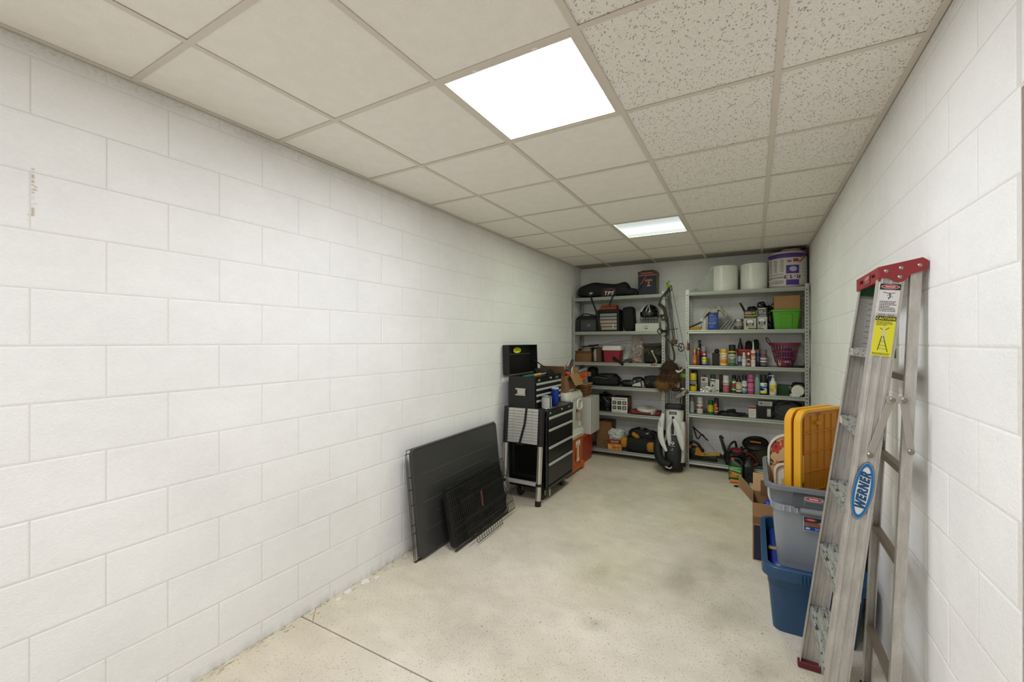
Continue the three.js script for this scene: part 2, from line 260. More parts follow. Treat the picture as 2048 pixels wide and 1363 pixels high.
// ---- floor: coated concrete slab with dark flakes, cut by one control joint ----
const fl = structure('floor');
const FW = 2.8, FD = 5.1, floorCanvas = document.createElement('canvas'); floorCanvas.width = 2048; floorCanvas.height = 2048;
{ const c = floorCanvas.getContext('2d'), W = 2048, Hh = 2048, X = (x) => (x - XL) / FW * W, Z = (z) => (z - ZB) / FD * Hh;
  const im = c.createImageData(W, Hh); for (let y = 0; y < Hh; y++) for (let x = 0; x < W; x++) { const u = x / W, v = y / Hh, i = (y * W + x) * 4, k = 219 + (nE(u, v * 2) - .5) * 16 + (nD(u * 2, v * 5) - .5) * 12 + (nC(u * 3, v * 7) - .5) * 10 + (rnd() - .5) * 9; im.data[i] = k; im.data[i + 1] = k - 10; im.data[i + 2] = k - 30 - (nE(u + .4, v) - .5) * 10; im.data[i + 3] = 255; } c.putImageData(im, 0, 0);
  const stain = (x, z, r, a, n = 44, col = '88,72,46') => { for (let k = 0; k < n; k++) { const q = X(x + rr(-1, 1) * r * rnd()), w = Z(z + rr(-1, 1) * r * .7 * rnd()), s = rr(.05, .4) * r * W / FW, g = c.createRadialGradient(q, w, 0, q, w, s); g.addColorStop(0, `rgba(${col},${a * .22 * rr(.4, 1)})`); g.addColorStop(1, `rgba(${col},0)`); c.fillStyle = g; c.fillRect(q - s, w - s, 2 * s, 2 * s); } };
  for (const s of [[-.42, -2.95, .3, .2], [-.12, -2.7, .34, .13], [-.25, -3.2, .25, .14], [-.9, -2.75, .3, .1], [-1.2, -3.0, .25, .09], [.02, -2.3, .22, .16], [-.1, -3.55, .3, .1], [-1.1, -4.1, .5, .06], [-.6, -4.6, .5, .06], [-.75, -2.25, .1, .16], [-1.3, -1.9, .35, .06], [-.2, -1.9, .4, .07], [-1.4, -4.7, .3, .08], [-.3, -4.2, .3, .09]]) stain(...s);
  for (let k = 0; k < 52000; k++) { const x = rnd() * W, y = rnd() * Hh, d = nE(x / W * 2, y / Hh * 3) > .35 ? 1 : .5; if (rnd() > d) continue; c.fillStyle = `rgba(${['52,44,34', '92,78,58', '120,104,80', '34,30,26', '235,230,218'][Math.floor(rnd() * 5)]},${rr(.3, .75)})`; c.save(); c.translate(x, y); c.rotate(rnd() * 6); c.restore(); c.fillRect(x, y, rr(1, 3.2), rr(.6, 1.6)); }
  for (let k = 0; k < 60; k++) { c.fillStyle = `rgba(60,48,34,${rr(.3, .6)})`; c.beginPath(); c.ellipse(rnd() * W, rnd() * Hh, rr(2, 5), rr(1, 3), rnd() * 6, 0, 7); c.fill(); }
  c.strokeStyle = 'rgba(80,66,46,.25)'; c.lineWidth = 3; for (let k = 0; k < 0; k++) { const x = X(rr(-1.2, 0)), y = Z(rr(-3.3, -2.2)); c.beginPath(); c.moveTo(x, y); c.quadraticCurveTo(x + rr(20, 60), y + rr(-30, 30), x + rr(60, 140), y + rr(-40, 60)); c.stroke(); }
  // spilled wall paint and grime along the left wall
  c.fillStyle = 'rgba(232,230,224,.95)'; for (const [x, z, a, b] of [[-2.165, -1.93, 20, 13], [-2.14, -2.0, 9, 8], [-2.175, -1.8, 16, 9], [-2.16, -1.72, 9, 6]]) { c.beginPath(); c.ellipse(X(x), Z(z), a, b, .2, 0, 7); c.fill(); }
  for (let k = 0; k < 500; k++) { c.fillStyle = `rgba(70,56,38,${rr(.1, .45)})`; c.fillRect(X(XL + Math.pow(rnd(), 3) * .06), rnd() * Hh, rr(1, 7), rr(2, 12)); }
  c.strokeStyle = 'rgba(60,46,30,.45)'; c.lineWidth = 2; c.beginPath(); c.moveTo(X(-2.2), Z(-1.6)); c.lineTo(X(-2.16), Z(-1.56)); c.lineTo(X(-2.11), Z(-1.515)); c.stroke(); }
const floorTex = new THREE.CanvasTexture(floorCanvas); floorTex.colorSpace = THREE.SRGBColorSpace; floorTex.wrapS = floorTex.wrapT = THREE.MirroredRepeatWrapping;
const floorBump = dataTex(512, 512, (u, v) => 255 * (nB(u, v) * .5 + nC(u, v) * .5)); floorBump.repeat.set(3, 7);
const FLOOR = new THREE.MeshStandardMaterial({ map: floorTex, bumpMap: floorBump, bumpScale: .0012, roughness: .42 });
const slab = (z0, z1) => { const g = bx(XR - XL + .1, .12, z1 - z0, (XL + XR) / 2, -.06, (z0 + z1) / 2, .002), p = g.attributes.position, u = g.attributes.uv; for (let n = 0; n < p.count; n++) u.setXY(n, (p.getX(n) - XL) / FW, 1 - (p.getZ(n) - ZB) / FD); return g; };
part('floor_slab', slab(ZB - .1, -1.513), FLOOR, fl); part('floor_slab', slab(-1.5065, ZF + .1), FLOOR, fl);
part('joint_filler', bx(XR - XL + .1, .1, .03, (XL + XR) / 2, -.062, -1.51, 0), M(0x2b2218, .9), fl);

// ================= shelving units =================
const GALV = new THREE.MeshStandardMaterial({ color: 0xa9ada4, roughness: .42, metalness: .55 });
const GALVD = new THREE.MeshStandardMaterial({ color: 0x8b8f88, roughness: .5, metalness: .4 });
const ZS = -5.59, ZSB = -5.95; // front and rear of the units
const plateHoles = []; for (let y = .03; y < 2.12; y += .0381) plateHoles.push([[.014, y], [.024, y], [.0225, y + .017], [.0155, y + .017]]);
const postPlate = ext([[0, 0], [.038, 0], [.038, 2.165], [0, 2.165]], .002, 0, plateHoles);
const sidePlate = ext([[0, 0], [.036, 0], [.036, 2.165], [0, 2.165]], .002, 0, plateHoles.map((h) => h.map(([x, y]) => [x - .001, y])));
function post(front, left) { // L-angle with keyhole slots
  const a = postPlate.clone(), b = sidePlate.clone(); if (!left) a.translate(-.038, 0, 0); a.translate(0, 0, front ? -.002 : 0);
  b.rotateY(Math.PI / 2); b.translate(left ? 0 : -.002, 0, front ? -.001 : .038); return mg([a, b]);
}
const beamProfile = [[0, 0], [.006, 0], [.0075, -.006], [.006, -.012], [-.003, -.014], [-.003, -.021], [.009, -.024], [.012, -.032], [.0095, -.04], [.004, -.045], [0, -.045]];
function shelving(label, x0, x1, tops) {
  const t = thing('shelving_unit', label, 'shelf', [x0, 0, 0], 0), w = x1 - x0, d = ZS - ZSB;
  for (const f of [1, 0]) for (const l of [1, 0]) part('post', tf(post(f, l), l ? 0 : w, 0, f ? ZS : ZSB), GALV, t);
  for (const y of tops) {
    const s = part('shelf', bx(w - .012, .008, d - .008, w / 2, y - .005, (ZS + ZSB) / 2, .001), GALVD, t);
    part('front_beam', sweep(beamProfile, [w - .036, y, ZS - .004], [.036, y, ZS - .004], [0, 0, 1]), GALV, s);
    part('rear_beam', bx(w - .01, .045, .006, w / 2, y - .0325 , ZSB + .008, .001), GALV, s);
    for (const q of [.007, w - .007]) part('side_beam', bx(.006, .04, d - .03, q, y - .031, (ZS + ZSB) / 2, .001), GALV, s);
  }
  return t;
}
const YL = [2.133, 1.67, 1.255, .94, .595, .104], YR = [2.133, 1.672, 1.248, .933, .66, .092];
shelving('galvanised steel shelving unit on the left, standing in the back corner by the stacked coolers', -2.19, -.963, YL);
shelving('galvanised steel shelving unit on the right, loaded with spray cans and bottles', -.721, .521, YR);

// ================= cans, bottles and jars =================
const BLK = M(0x121212, .45), WHT = M(0xdcdad2, .5), SILV = M(0xb9bab4, .35, .8);
// kinds share one idea: body > label, cap; y is the shelf top
function canister(name, label, cat, x, y, z, o, group) {
  const t = thing(name, label, cat, [x, y, z], o.turn || 0, group), { r, h } = o, body = o.mat || SILV, cm = o.capMat || BLK;
  const ch = o.ch ?? h * .22, kind = o.kind || 'spray'; let lab0 = .05, lab1;
  if (kind === 'spray') { const hb = h - ch; part('body', lathe([[0, 0], [r * .94, 0], [r, .006], [r, hb - .012], [r * .9, hb - .004], [r * .82, hb]]), body, t); part('cap', lathe([[r * .8, hb - .006], [r * (o.cr || .93), hb - .004], [r * (o.cr || .9), h - .004], [r * (o.cr || .9) - .005, h], [0, h]]), cm, t); lab0 = .02; lab1 = (hb - .014) / h; }
  else if (kind === 'bottle') { const n = o.nr ?? r * .38, sh = o.sh ?? h * .68, hb = h - ch; part('body', lathe([[0, 0], [r * .92, 0], [r, .008], [r, sh], [r * .86, sh + (hb - sh) * .35], [n * 1.15, sh + (hb - sh) * .85], [n, hb]]), body, t); part('cap', o.nozzle ? lathe([[0, hb - .004], [n * 1.35, hb - .004], [n * 1.3, hb + ch * .35], [n * .5, hb + ch * .5], [n * .28, h], [0, h]]) : lathe([[0, hb - .006], [n * 1.25, hb - .006], [n * 1.2, h - .002], [n, h], [0, h]]), cm, t); lab1 = (sh - .006) / h; lab0 = .08; }
  else if (kind === 'jar') { part('body', lathe([[0, 0], [r * .95, 0], [r, .008], [r, h - ch - .012], [r * .85, h - ch]]), body, t); part('cap', lathe([[0, h - ch], [r * .92, h - ch], [r * .92, h - .003], [r * .88, h], [0, h]]), cm, t); lab1 = (h - ch - .02) / h; lab0 = .06; }
  else if (kind === 'pump') { const sh = h * .62; part('body', lathe([[0, 0], [r * .94, 0], [r, .008], [r, sh], [r * .7, sh + .02], [.014, sh + .034]]), body, t); const c = part('pump', lathe([[.017, sh + .03], [.017, sh + .05], [.006, sh + .055], [.006, h - .012], [.013, h - .01], [.012, h], [0, h]]), cm, t); part('nozzle', rod([0, h - .006, 0], [-.04, h - .01, .012], .005), cm, c); lab1 = .56; lab0 = .08; }
  else if (kind === 'trigger') { const sh = h * .6; part('body', lathe([[0, 0], [r * .94, 0], [r, .008], [r * .97, sh], [r * .6, sh + .03], [.014, sh + .055]]), body, t); const c = part('trigger_head', [cyl(.017, .017, .03, 0, sh + .066, 0), bx(.03, .035, .075, 0, h - .02, .012, .008)], cm, t); part('trigger', beam([0, h - .03, .04], [0, sh + .03, .05], .01, .012), cm, c); lab1 = .55; lab0 = .1; }
  if (o.lab) { const a = o.l0 ?? lab0, b = o.l1 ?? lab1; part('label', band(r + .0006, (b - a) * h, o.lab, (a + b) / 2 * h, o.arc || 220), o.gloss ? PRINTGLOSS : PRINT, t); }
  return t;
}
const C = (bg, ...ops) => cell(120, 150, bg, ops);
const shelfCans = 'cans and bottles on the right shelving unit';
// right unit, third shelf from the top
const s3 = YR[2], s4 = YR[3], s5 = YR[4], s2 = YR[1], s1 = YR[0], s6 = YR[5];
canister('cleaner_bottle', 'dark blue trigger bottle with black head behind the yellow capped oil bottles', 'bottle', -.585, s3, -5.80, { kind: 'trigger', r: .045, h: .31, mat: M(0x12305c, .35), capMat: BLK }, shelfCans);
canister('oil_bottle', 'small clear bottle of amber oil with yellow cap, at the left end of its shelf', 'bottle', -.628, s3, -5.665, { kind: 'bottle', r: .023, h: .19, ch: .022, mat: M(0x9a4a14, .2), capMat: M(0xe0c020, .4), lab: C('#c87830', ['r', 0, .55, 1, .25, '#e0b070'], ['l', .1, .6, .8, 2, .08, '#6a3010']) }, shelfCans);
canister('oil_bottle', 'taller brown oil bottle with yellow top beside the blue and yellow spray can', 'bottle', -.588, s3, -5.675, { kind: 'bottle', r: .023, h: .215, ch: .02, sh: .17, mat: M(0x6a3418, .25), capMat: M(0xd8c040, .4) }, shelfCans);
canister('spray_can', 'grey capped spray can with red shoulder behind the small blue and yellow can', 'spray can', -.533, s3, -5.735, { r: .034, h: .235, mat: M(0xa03038, .35), capMat: M(0x8f9294, .45), ch: .06, lab: C('#23306e', ['r', 0, 0, 1, .28, '#c03a40'], ['l', .1, .45, .8, 5, .09, '#d8d8e8']) }, shelfCans);
canister('spray_can', 'small dark blue spray can with yellow shield label and white cap', 'spray can', -.518, s3, -5.655, { r: .026, h: .145, ch: .02, cr: .6, capMat: M(0xd0d4dc, .4), mat: M(0x17246a, .3), gloss: 1, l0: .02, lab: C('#16226c', ['e', .5, .36, .38, .3, '#f0dc28'], ['t', 'WD-40', .5, .34, .17, '#141c50'], ['r', 0, .7, 1, .1, '#e8e8f0'], ['r', 0, .84, 1, .05, '#7f94d8']) }, shelfCans);
{ const t = thing('speaker_box', 'matte black upright box with round black knob on top, left of the wipes tub', 'box', [-.397, s3, -5.71], 0); part('body', bx(.078, .15, .06, 0, .075, 0, .006), M(0x0c0c0d, .5), t); part('knob', new THREE.SphereGeometry(.028, 20, 14).translate(.012, .172, -.005), M(0x0e0e0e, .2), t); part('ring', lathe([[.02, .148], [.026, .15], [.026, .154], [.02, .156]]), M(0x161616, .4), t); }
canister('wipes_tub', 'yellow disinfecting wipes tub with orange side band', 'tub', -.311, s3, -5.70, { kind: 'jar', r: .041, h: .2, ch: .03, mat: M(0xd9b030, .4), capMat: M(0xe0b63a, .4), arc: 260, lab: C('#e8b028', ['r', 0, 0, 1, .1, '#f2e8c8'], ['p', '#f6f2e2', [[.1, .3], [.75, .15], [.8, .42], [.12, .55]]], ['t', 'Lysol', .46, .36, .2, '#1c3c8c', -12], ['p', '#e07818', [[.8, 0], [1, 0], [1, 1], [.6, 1]]], ['e', .5, .72, .2, .16, '#e88a20'], ['r', 0, .9, 1, .1, '#f0ead8']) }, shelfCans);
canister('spray_can', 'tall black capped spray can with yellow ring and green base', 'spray can', -.22, s3, -5.68, { r: .037, h: .25, ch: .062, cr: .96, mat: M(0x1d3a1a, .35), lab: C('#1c3318', ['r', 0, 0, 1, .09, '#e6d23c'], ['e', .5, .36, .42, .18, '#b9c0ae'], ['t', 'SPRAY', .5, .37, .13, '#1d4020', -8], ['r', .1, .56, .8, .26, '#8c9a84'], ['l', .14, .6, .72, 4, .055, '#182812'], ['r', 0, .88, 1, .12, '#1f8c34']) }, shelfCans);
canister('craft_bottle', 'small purple based bottle with grey nozzle behind the white capped bottles', 'bottle', -.142, s3, -5.735, { kind: 'bottle', nozzle: 1, r: .021, h: .165, ch: .04, mat: M(0x9aa0a8, .35), capMat: M(0x3c3e40, .4), lab: C('#cfd3d8', ['r', 0, .55, 1, .45, '#5a3c90'], ['l', .1, .1, .8, 5, .08, '#667']) }, shelfCans);
canister('craft_bottle', 'small pale green bottle with square white cap', 'bottle', -.097, s3, -5.655, { kind: 'bottle', nozzle: 0, r: .022, h: .162, ch: .022, sh: .1, nr: .01, mat: M(0xb7c8b4, .35), capMat: WHT, lab: C('#dfe6d8', ['l', .1, .12, .8, 8, .09, '#7a927a'], ['r', 0, .0, 1, .06, '#222']) }, shelfCans);
canister('craft_bottle', 'small dark red bottle with white cap and pink label', 'bottle', -.05, s3, -5.655, { kind: 'bottle', r: .02, h: .162, ch: .022, sh: .1, nr: .01, mat: M(0x6a1c28, .35), capMat: WHT, lab: C('#d9a9b4', ['r', .3, .25, .4, .4, '#2c2030'], ['l', .1, .75, .8, 3, .07, '#6a1c28'], ['r', 0, 0, 1, .06, '#222']) }, shelfCans);
{ const t = thing('caulk_tube', 'white caulking tube with red bands and a long pointed nozzle', 'tube', [-.003, s3, -5.645], 0, shelfCans); part('body', lathe([[0, 0], [.022, 0], [.0225, .004], [.0225, .168], [.024, .17], [.024, .182], [.02, .185], [.009, .188]]), M(0xd9d4c8, .45), t); part('nozzle', lathe([[.011, .186], [.009, .205], [.0035, .29], [0, .29]]), M(0xdedbd0, .5), t); part('label', band(.0231, .15, C('#e8e2d6', ['r', 0, .05, 1, .12, '#c83a30'], ['r', 0, .17, 1, .16, '#98a088'], ['r', 0, .4, 1, .16, '#d84c3a'], ['t', 'CAULK', .5, .48, .11, '#fff'], ['l', .15, .65, .7, 4, .07, '#c05050']), .085, 220), PRINT, t); }
canister('aerosol_can', 'slim dark blue aerosol can between the caulking tube and grey capped can', 'spray can', .042, s3, -5.70, { r: .022, h: .19, ch: .03, mat: M(0x1d3558, .35), capMat: M(0x6d6a60, .5), lab: C('#25446c', ['r', 0, .72, 1, .28, '#1a1a1e'], ['l', .15, .2, .7, 5, .08, '#8aa0c0']) }, shelfCans);
canister('spray_can', 'black spray can with grey cap left of the pink basket', 'spray can', .1, s3, -5.68, { r: .035, h: .195, ch: .05, cr: .95, mat: M(0x1a1a1c, .35), capMat: M(0x62676a, .5), lab: C('#1b1b1d', ['r', .2, .0, .6, .12, '#c84640'], ['r', .18, .2, .64, .2, '#bfc0bd'], ['r', .12, .48, .76, .14, '#d8d8d2'], ['r', .15, .7, .7, .2, '#6a6c6a']) }, shelfCans);
{ const t = thing('storage_bin', 'red-orange open bin of black tools behind the row of bottles', 'bin', [-.05, s3, -5.85], 0); part('bin', tub(.255, .13, .22, .1, .195, .02), M(0xb83a1c, .45), t); part('drill_tip', lathe([[0, .1], [.028, .1], [.026, .23], [.012, .29], [.006, .33], [0, .33]]).translate(-.09, 0, 0), M(0x141414, .4), t); part('glove', soft(.075, .14, .06, { e: .7, amp: .25, s: 3, seg: 24 }).translate(.0, .15, 0), M(0x131314, .8), t); part('glove', soft(.06, .16, .05, { e: .7, amp: .25, s: 7, seg: 24 }).translate(.075, .15, .01), M(0x17171a, .8), t); }
{ // pink laundry basket with holes
  const t = thing('plastic_basket', 'pink plastic basket with rows of square holes', 'basket', [.312, s3, -5.79], 0), PK = M(0x7d2c48, .4), h = .275, R = (y) => .078 + .066 * Math.pow(y / h, .8);
  part('bottom', lathe([[0, .003], [.074, .003], [.08, .012], [.084, .05], [.08, .05], [.072, .012], [0, .009]], 36), PK, t);
  part('rim', lathe([[R(h) - .006, h - .03], [R(h) + .004, h - .03], [R(h) + .012, h - .01], [R(h) + .012, h], [R(h) + .006, h], [R(h) - .002, h - .012]], 36), PK, t);
  for (let i = 0; i < 26; i++) { const a = i / 26 * Math.PI * 2, q = (y) => [R(y) * Math.cos(a), y, R(y) * Math.sin(a)]; part('rib', mg([[.045, .12], [.12, .19], [.19, .25]].map(([p, s]) => beam(q(p), q(s), .0035, .009, [Math.cos(a), 0, Math.sin(a)], .001))), PK, t); }
  for (const y of [.11, .175]) part('hoop', lathe([[R(y) - .002, y - .006], [R(y) + .002, y - .006], [R(y) + .002, y + .006], [R(y) - .002, y + .006], [R(y) - .002, y - .006]], 36), PK, t);
  part('handle_loop', tube([[-.135, .25, .03], [-.16, .31, .04], [-.185, .335, .04], [-.18, .3, .02], [-.15, .25, .0]], .005, 30), M(0x4a1420, .4), t);
  const k = thing('shell', 'pale peach rounded ornaments seen through the left of the pink basket', 'ornament', [.262, s3 + .012, -5.735], 0); part('ball', soft(.045, .075, .04, { e: .9, amp: .03 }), M(0xc9a48a, .5), k); part('ball', soft(.04, .07, .04, { e: .9, amp: .03 }).translate(.03, 0, -.025), M(0xb98f78, .5), k);
  const k2 = thing('paper_scrap', 'white crumpled paper lying low inside the pink basket', 'paper', [.33, s3 + .012, -5.74], 0); part('paper', soft(.07, .06, .04, { e: .6, amp: .3, f: 5, seg: 20 }), WHT, k2);
  const k3 = thing('purple_pouch', 'purple pouch inside the pink basket near its rim', 'pouch', [.34, s3 + .012, -5.82], 0); part('pouch', soft(.1, .2, .08, { e: .6, amp: .12, s: 5, seg: 24 }), M(0x4a1c62, .6), k3);
}
{ const t = thing('cable_coil', 'black cable bundle lying at the right end of the basket shelf', 'cable', [.44, s3, -5.63], 0); const P = []; for (let i = 0; i < 60; i++) { const a = i * .7; P.push([Math.cos(a) * (.05 + .02 * nz(i * .3, 0, 0)) * 1.3 , .008 + .03 * Math.abs(nz(i * .21, 3, 1)), Math.sin(a) * .035 + .01 * nz(i * .4, 8, 2)]); } P.push([-.06, .007, .03], [-.1, .006, .02], [-.13, .006, .0]); part('cable', tube(P, .006, 300, 5), M(0x101010, .5), t); part('plug', bx(.03, .022, .02, .055, .03, .0, .004), M(0x0e0e0e, .45), t); }
{ // red pocket clamp hanging on the post
  const t = thing('cord_winder', 'small red and black cord winder hanging from the left post of the right shelving unit', 'tool', [-.695, 1.43, -5.583], 0); part('handle', bx(.02, .09, .014, 0, .045, .004, .006), M(0xa0222c, .35), t); part('grip', bx(.016, .088, .016, .015, .043, .002, .006), M(0x131313, .5), t); part('cord', tube([[-.012, .12, .0], [-.004, .1, .004], [0, .088, .004]], .002, 10), BLK, t); part('cord', tube([[-.004, .0, .004], [-.03, .04, .006], [-.033, -.0, .006], [-.02, -.07, .004], [-.01, -.13, .002]], .002, 24), BLK, t); }
// ---- fourth shelf
canister('spray_bottle', 'yellow squat bottle with bulging shoulder and black label at the shelf end', 'bottle', -.645, s4, -5.675, { kind: 'jar', r: .042, h: .215, ch: .05, mat: M(0xdcc21c, .35), capMat: M(0xdcc21c, .35), l0: .25, l1: .7, lab: C('#2a1c14', ['r', .2, .06, .6, .14, '#e8d440'], ['t', 'BUG', .5, .4, .24, '#f4f0e0'], ['t', 'KILLER', .5, .62, .16, '#f4f0e0'], ['e', .8, .8, .14, .12, '#d8b020'], ['r', 0, .9, 1, .1, '#c89a20']) }, shelfCans);
canister('spray_bottle', 'blue capped bottle standing behind the yellow squat bottle', 'bottle', -.64, s4, -5.78, { kind: 'spray', r: .04, h: .245, ch: .05, mat: M(0x16204c, .4), capMat: M(0x1c2c7c, .4) }, shelfCans);
{ const t = thing('solvent_tin', 'rectangular metal solvent tin with small round screw cap', 'tin', [-.52, s4, -5.71], 0, shelfCans); part('body', bx(.083, .175, .05, 0, .0875, 0, .008), M(0x8d8f86, .35, .6), t); part('spout', lathe([[.018, .174], [.018, .182], [.015, .183], [.015, .198], [0, .198]]), M(0x4a4a48, .4, .5), t); part('label', sticker(.078, .16, C('#b5b2a6', ['r', 0, 0, 1, .38, '#c3bfb4'], ['r', .14, .1, .45, .18, '#8c2430'], ['l', .08, .5, .84, 6, .07, '#55584e'], ['r', 0, .42, 1, .03, '#6c5a50']), 0, .088, .0256), PRINT, t); }
{ const t = thing('foil_sheet', 'crumpled silver foil lying in front of the metal tin', 'foil', [-.5, s4, -5.63], 0); part('sheet', toCreasedNormals(soft(.115, .062, .05, { e: .55, amp: .5, f: 3.4, s: 4, seg: 26 }).toNonIndexed(), .2), M(0xc4c4be, .25, .7), t); }
canister('spray_can', 'white spray can with dark cap and diamond hazard mark', 'spray can', -.426, s4, -5.68, { r: .03, h: .205, ch: .045, mat: M(0xd2d2cc, .4), capMat: M(0x2a2c2c, .45), lab: C('#d9d9d2', ['r', .1, .04, .8, .1, '#333'], ['p', '#555', [[.5, .35], [.65, .5], [.5, .65], [.35, .5]]], ['l', .1, .2, .8, 3, .04, '#444'], ['l', .1, .7, .8, 6, .045, '#666']) }, shelfCans);
{ const t = thing('carton', 'narrow white upright carton with fine grey print, beside the white can', 'box', [-.377, s4, -5.665], 0, shelfCans); part('carton', bx(.04, .15, .035, 0, .075, 0, .001), M(0xd4d2ca, .7), t); part('print', sticker(.036, .14, C('#d8d6ce', ['l', .1, .08, .8, 14, .05, '#6b6b66'], ['r', .1, .84, .8, .1, '#444']), 0, .075, .018), PRINT, t); }
canister('spray_can', 'thin black spray can with dark red shoulder next to the carton', 'spray can', -.342, s4, -5.72, { r: .02, h: .205, ch: .05, mat: M(0x151517, .35), capMat: M(0x54181c, .45), lab: C('#161618', ['l', .2, .1, .6, 6, .12, '#a0a0a0', .2]) }, shelfCans);
canister('spray_can', 'primer spray can with white top half and pinkish red lower half', 'spray can', -.285, s4, -5.68, { r: .035, h: .203, ch: .055, cr: .97, mat: M(0xd8d4cc, .4), capMat: M(0xc9c6bc, .5), lab: C('#c9c4bb', ['r', 0, 0, 1, .1, '#dcd8ce'], ['t', 'KILZ', .5, .2, .2, '#8c1c28', 0, 'bold', 1.1], ['r', 0, .36, 1, .64, '#a83848'], ['l', .12, .46, .76, 6, .08, '#d8b0b4']) }, shelfCans);
canister('weed_bottle', 'slim bottle with black cap and green and red leaf label', 'bottle', -.2, s4, -5.71, { kind: 'spray', r: .028, h: .205, ch: .045, cr: .8, mat: M(0x2c5a24, .4), lab: C('#3f7a2c', ['p', '#dfe8d0', [[.3, .1], [.9, .05], [.8, .2], [.35, .25]]], ['p', '#a83040', [[.1, .3], [.9, .25], [.7, .55], [.2, .6]]], ['r', .1, .72, .8, .08, '#e8ecd8'], ['r', 0, .85, 1, .1, '#1d2c18']) }, shelfCans);
canister('lotion_bottle', 'dark bottle with cream label and black pump top', 'bottle', -.149, s4, -5.66, { kind: 'bottle', r: .031, h: .205, ch: .035, sh: .135, mat: M(0x20201a, .3), lab: C('#d6cfb4', ['r', .1, .08, .8, .06, '#6a5a30'], ['t', 'CARE', .5, .25, .12, '#50481f'], ['l', .12, .36, .76, 5, .05, '#7b7452'], ['r', 0, .68, 1, .08, '#2a2a22'], ['r', 0, .76, 1, .24, '#cbbf94']) }, shelfCans);
canister('glue_bottle', 'small bottle with flat black cap and pale blue label', 'bottle', -.092, s4, -5.66, { kind: 'jar', r: .026, h: .212, ch: .045, mat: M(0x333a42, .35), lab: C('#c6cad0', ['r', .1, .08, .8, .3, '#e3e3dd'], ['l', .15, .12, .7, 3, .08, '#49525c'], ['e', .35, .55, .16, .1, '#a8484a'], ['e', .65, .58, .18, .12, '#4a8458'], ['r', 0, .78, 1, .22, '#6f8db0']) }, shelfCans);
canister('cleaner_bottle', 'bright pink bottle with pink cap and dark red label', 'bottle', -.029, s4, -5.665, { kind: 'bottle', r: .034, h: .226, ch: .04, sh: .19, nr: .022, mat: M(0xb84a80, .35), capMat: M(0xb45a86, .4), lab: C('#a8376c', ['r', 0, .3, 1, .06, '#5a1434'], ['e', .5, .5, .36, .16, '#c86a94'], ['l', .15, .1, .7, 2, .08, '#e8c0d4'], ['l', .2, .72, .6, 3, .07, '#efc8da']) }, shelfCans);
canister('cleaner_bottle', 'plain grey-green bottle with tapering grey neck', 'bottle', .037, s4, -5.66, { kind: 'bottle', r: .028, h: .232, ch: .03, sh: .155, nr: .013, mat: M(0x7f978a, .4), capMat: M(0x6e7f78, .45) }, shelfCans);
canister('coffee_jar', 'black jar with blue and white label and yellow stripe', 'jar', .099, s4, -5.67, { kind: 'jar', r: .035, h: .222, ch: .07, mat: M(0x141518, .35), lab: C('#d9dcdc', ['r', 0, .0, 1, .08, '#fff'], ['t', 'X', .62, .2, .28, '#16181c'], ['p', '#2c58a4', [[0, .25], [.6, .35], [1, .3], [1, .5], [0, .5]]], ['e', .35, .62, .22, .12, '#15171a'], ['r', 0, .86, 1, .14, '#d6d230']) }, shelfCans);
canister('cleaner_bottle', 'deep blue trigger bottle behind the black jar', 'bottle', .16, s4, -5.76, { kind: 'trigger', r: .032, h: .245, mat: M(0x1b2f7c, .35), capMat: M(0x162a7a, .4) }, shelfCans);
canister('lotion_bottle', 'white pump bottle with yellow flower label', 'bottle', .19, s4, -5.655, { kind: 'pump', r: .034, h: .225, mat: M(0xdcdccd, .4), capMat: M(0xd8d8cc, .4), lab: C('#e4e2cc', ['e', .55, .3, .4, .22, '#d8c850'], ['e', .4, .62, .28, .2, '#c8a430'], ['e', .7, .6, .16, .12, '#e8e0a0'], ['l', .15, .84, .7, 2, .07, '#8a843c']) }, shelfCans);
{ const t = thing('carton', 'dark green flat carton behind the pump bottle and cloth roll', 'box', [.293, s4, -5.76], 0); part('carton', bx(.105, .112, .08, 0, .056, 0, .003), M(0x23421f, .6), t); part('flap', bx(.1, .002, .04, 0, .113, .0, 0), M(0x1a3416, .6), t); }
{ const t = thing('tool_pouch', 'dark green and black pouch lying behind the cloth roll', 'pouch', [.44, s4, -5.80], 0); part('pouch', soft(.13, .14, .16, { e: .5, amp: .12, s: 11, seg: 28 }), M(0x15251a, .7), t); part('strap', beam([-.16, .1, .04], [.04, .12, .085], .02, .008), M(0x101412, .6), t); }
{ const t = thing('cloth_roll', 'rolled white cloth with its spiral end facing out, at the right end of the shelf', 'cloth', [.43, s4, -5.685], -.12); part('cloth', lathe([[0, -.16], [.058, -.16], [.061, -.1], [.06, .02], [.061, .075], [.056, .084], [0, .082]], 28).rotateX(Math.PI / 2).translate(0, .062, 0), M(0xdcd8c8, .9), t); const s = []; for (let i = 0; i < 110; i++) { const a = i * .3, r = .006 + .0092 * a / 6.28; s.push([r * Math.cos(a), .062 + r * Math.sin(a), .084]); } part('rolled_edge', tube(s, .0036, 240, 5), M(0xe4e0d2, .9), t); part('bag_end', tf(soft(.1, .035, .09, { e: .7, amp: .3, s: 3, seg: 22 }), -.02, 0, .09), M(0xd4d6d0, .3), t); }
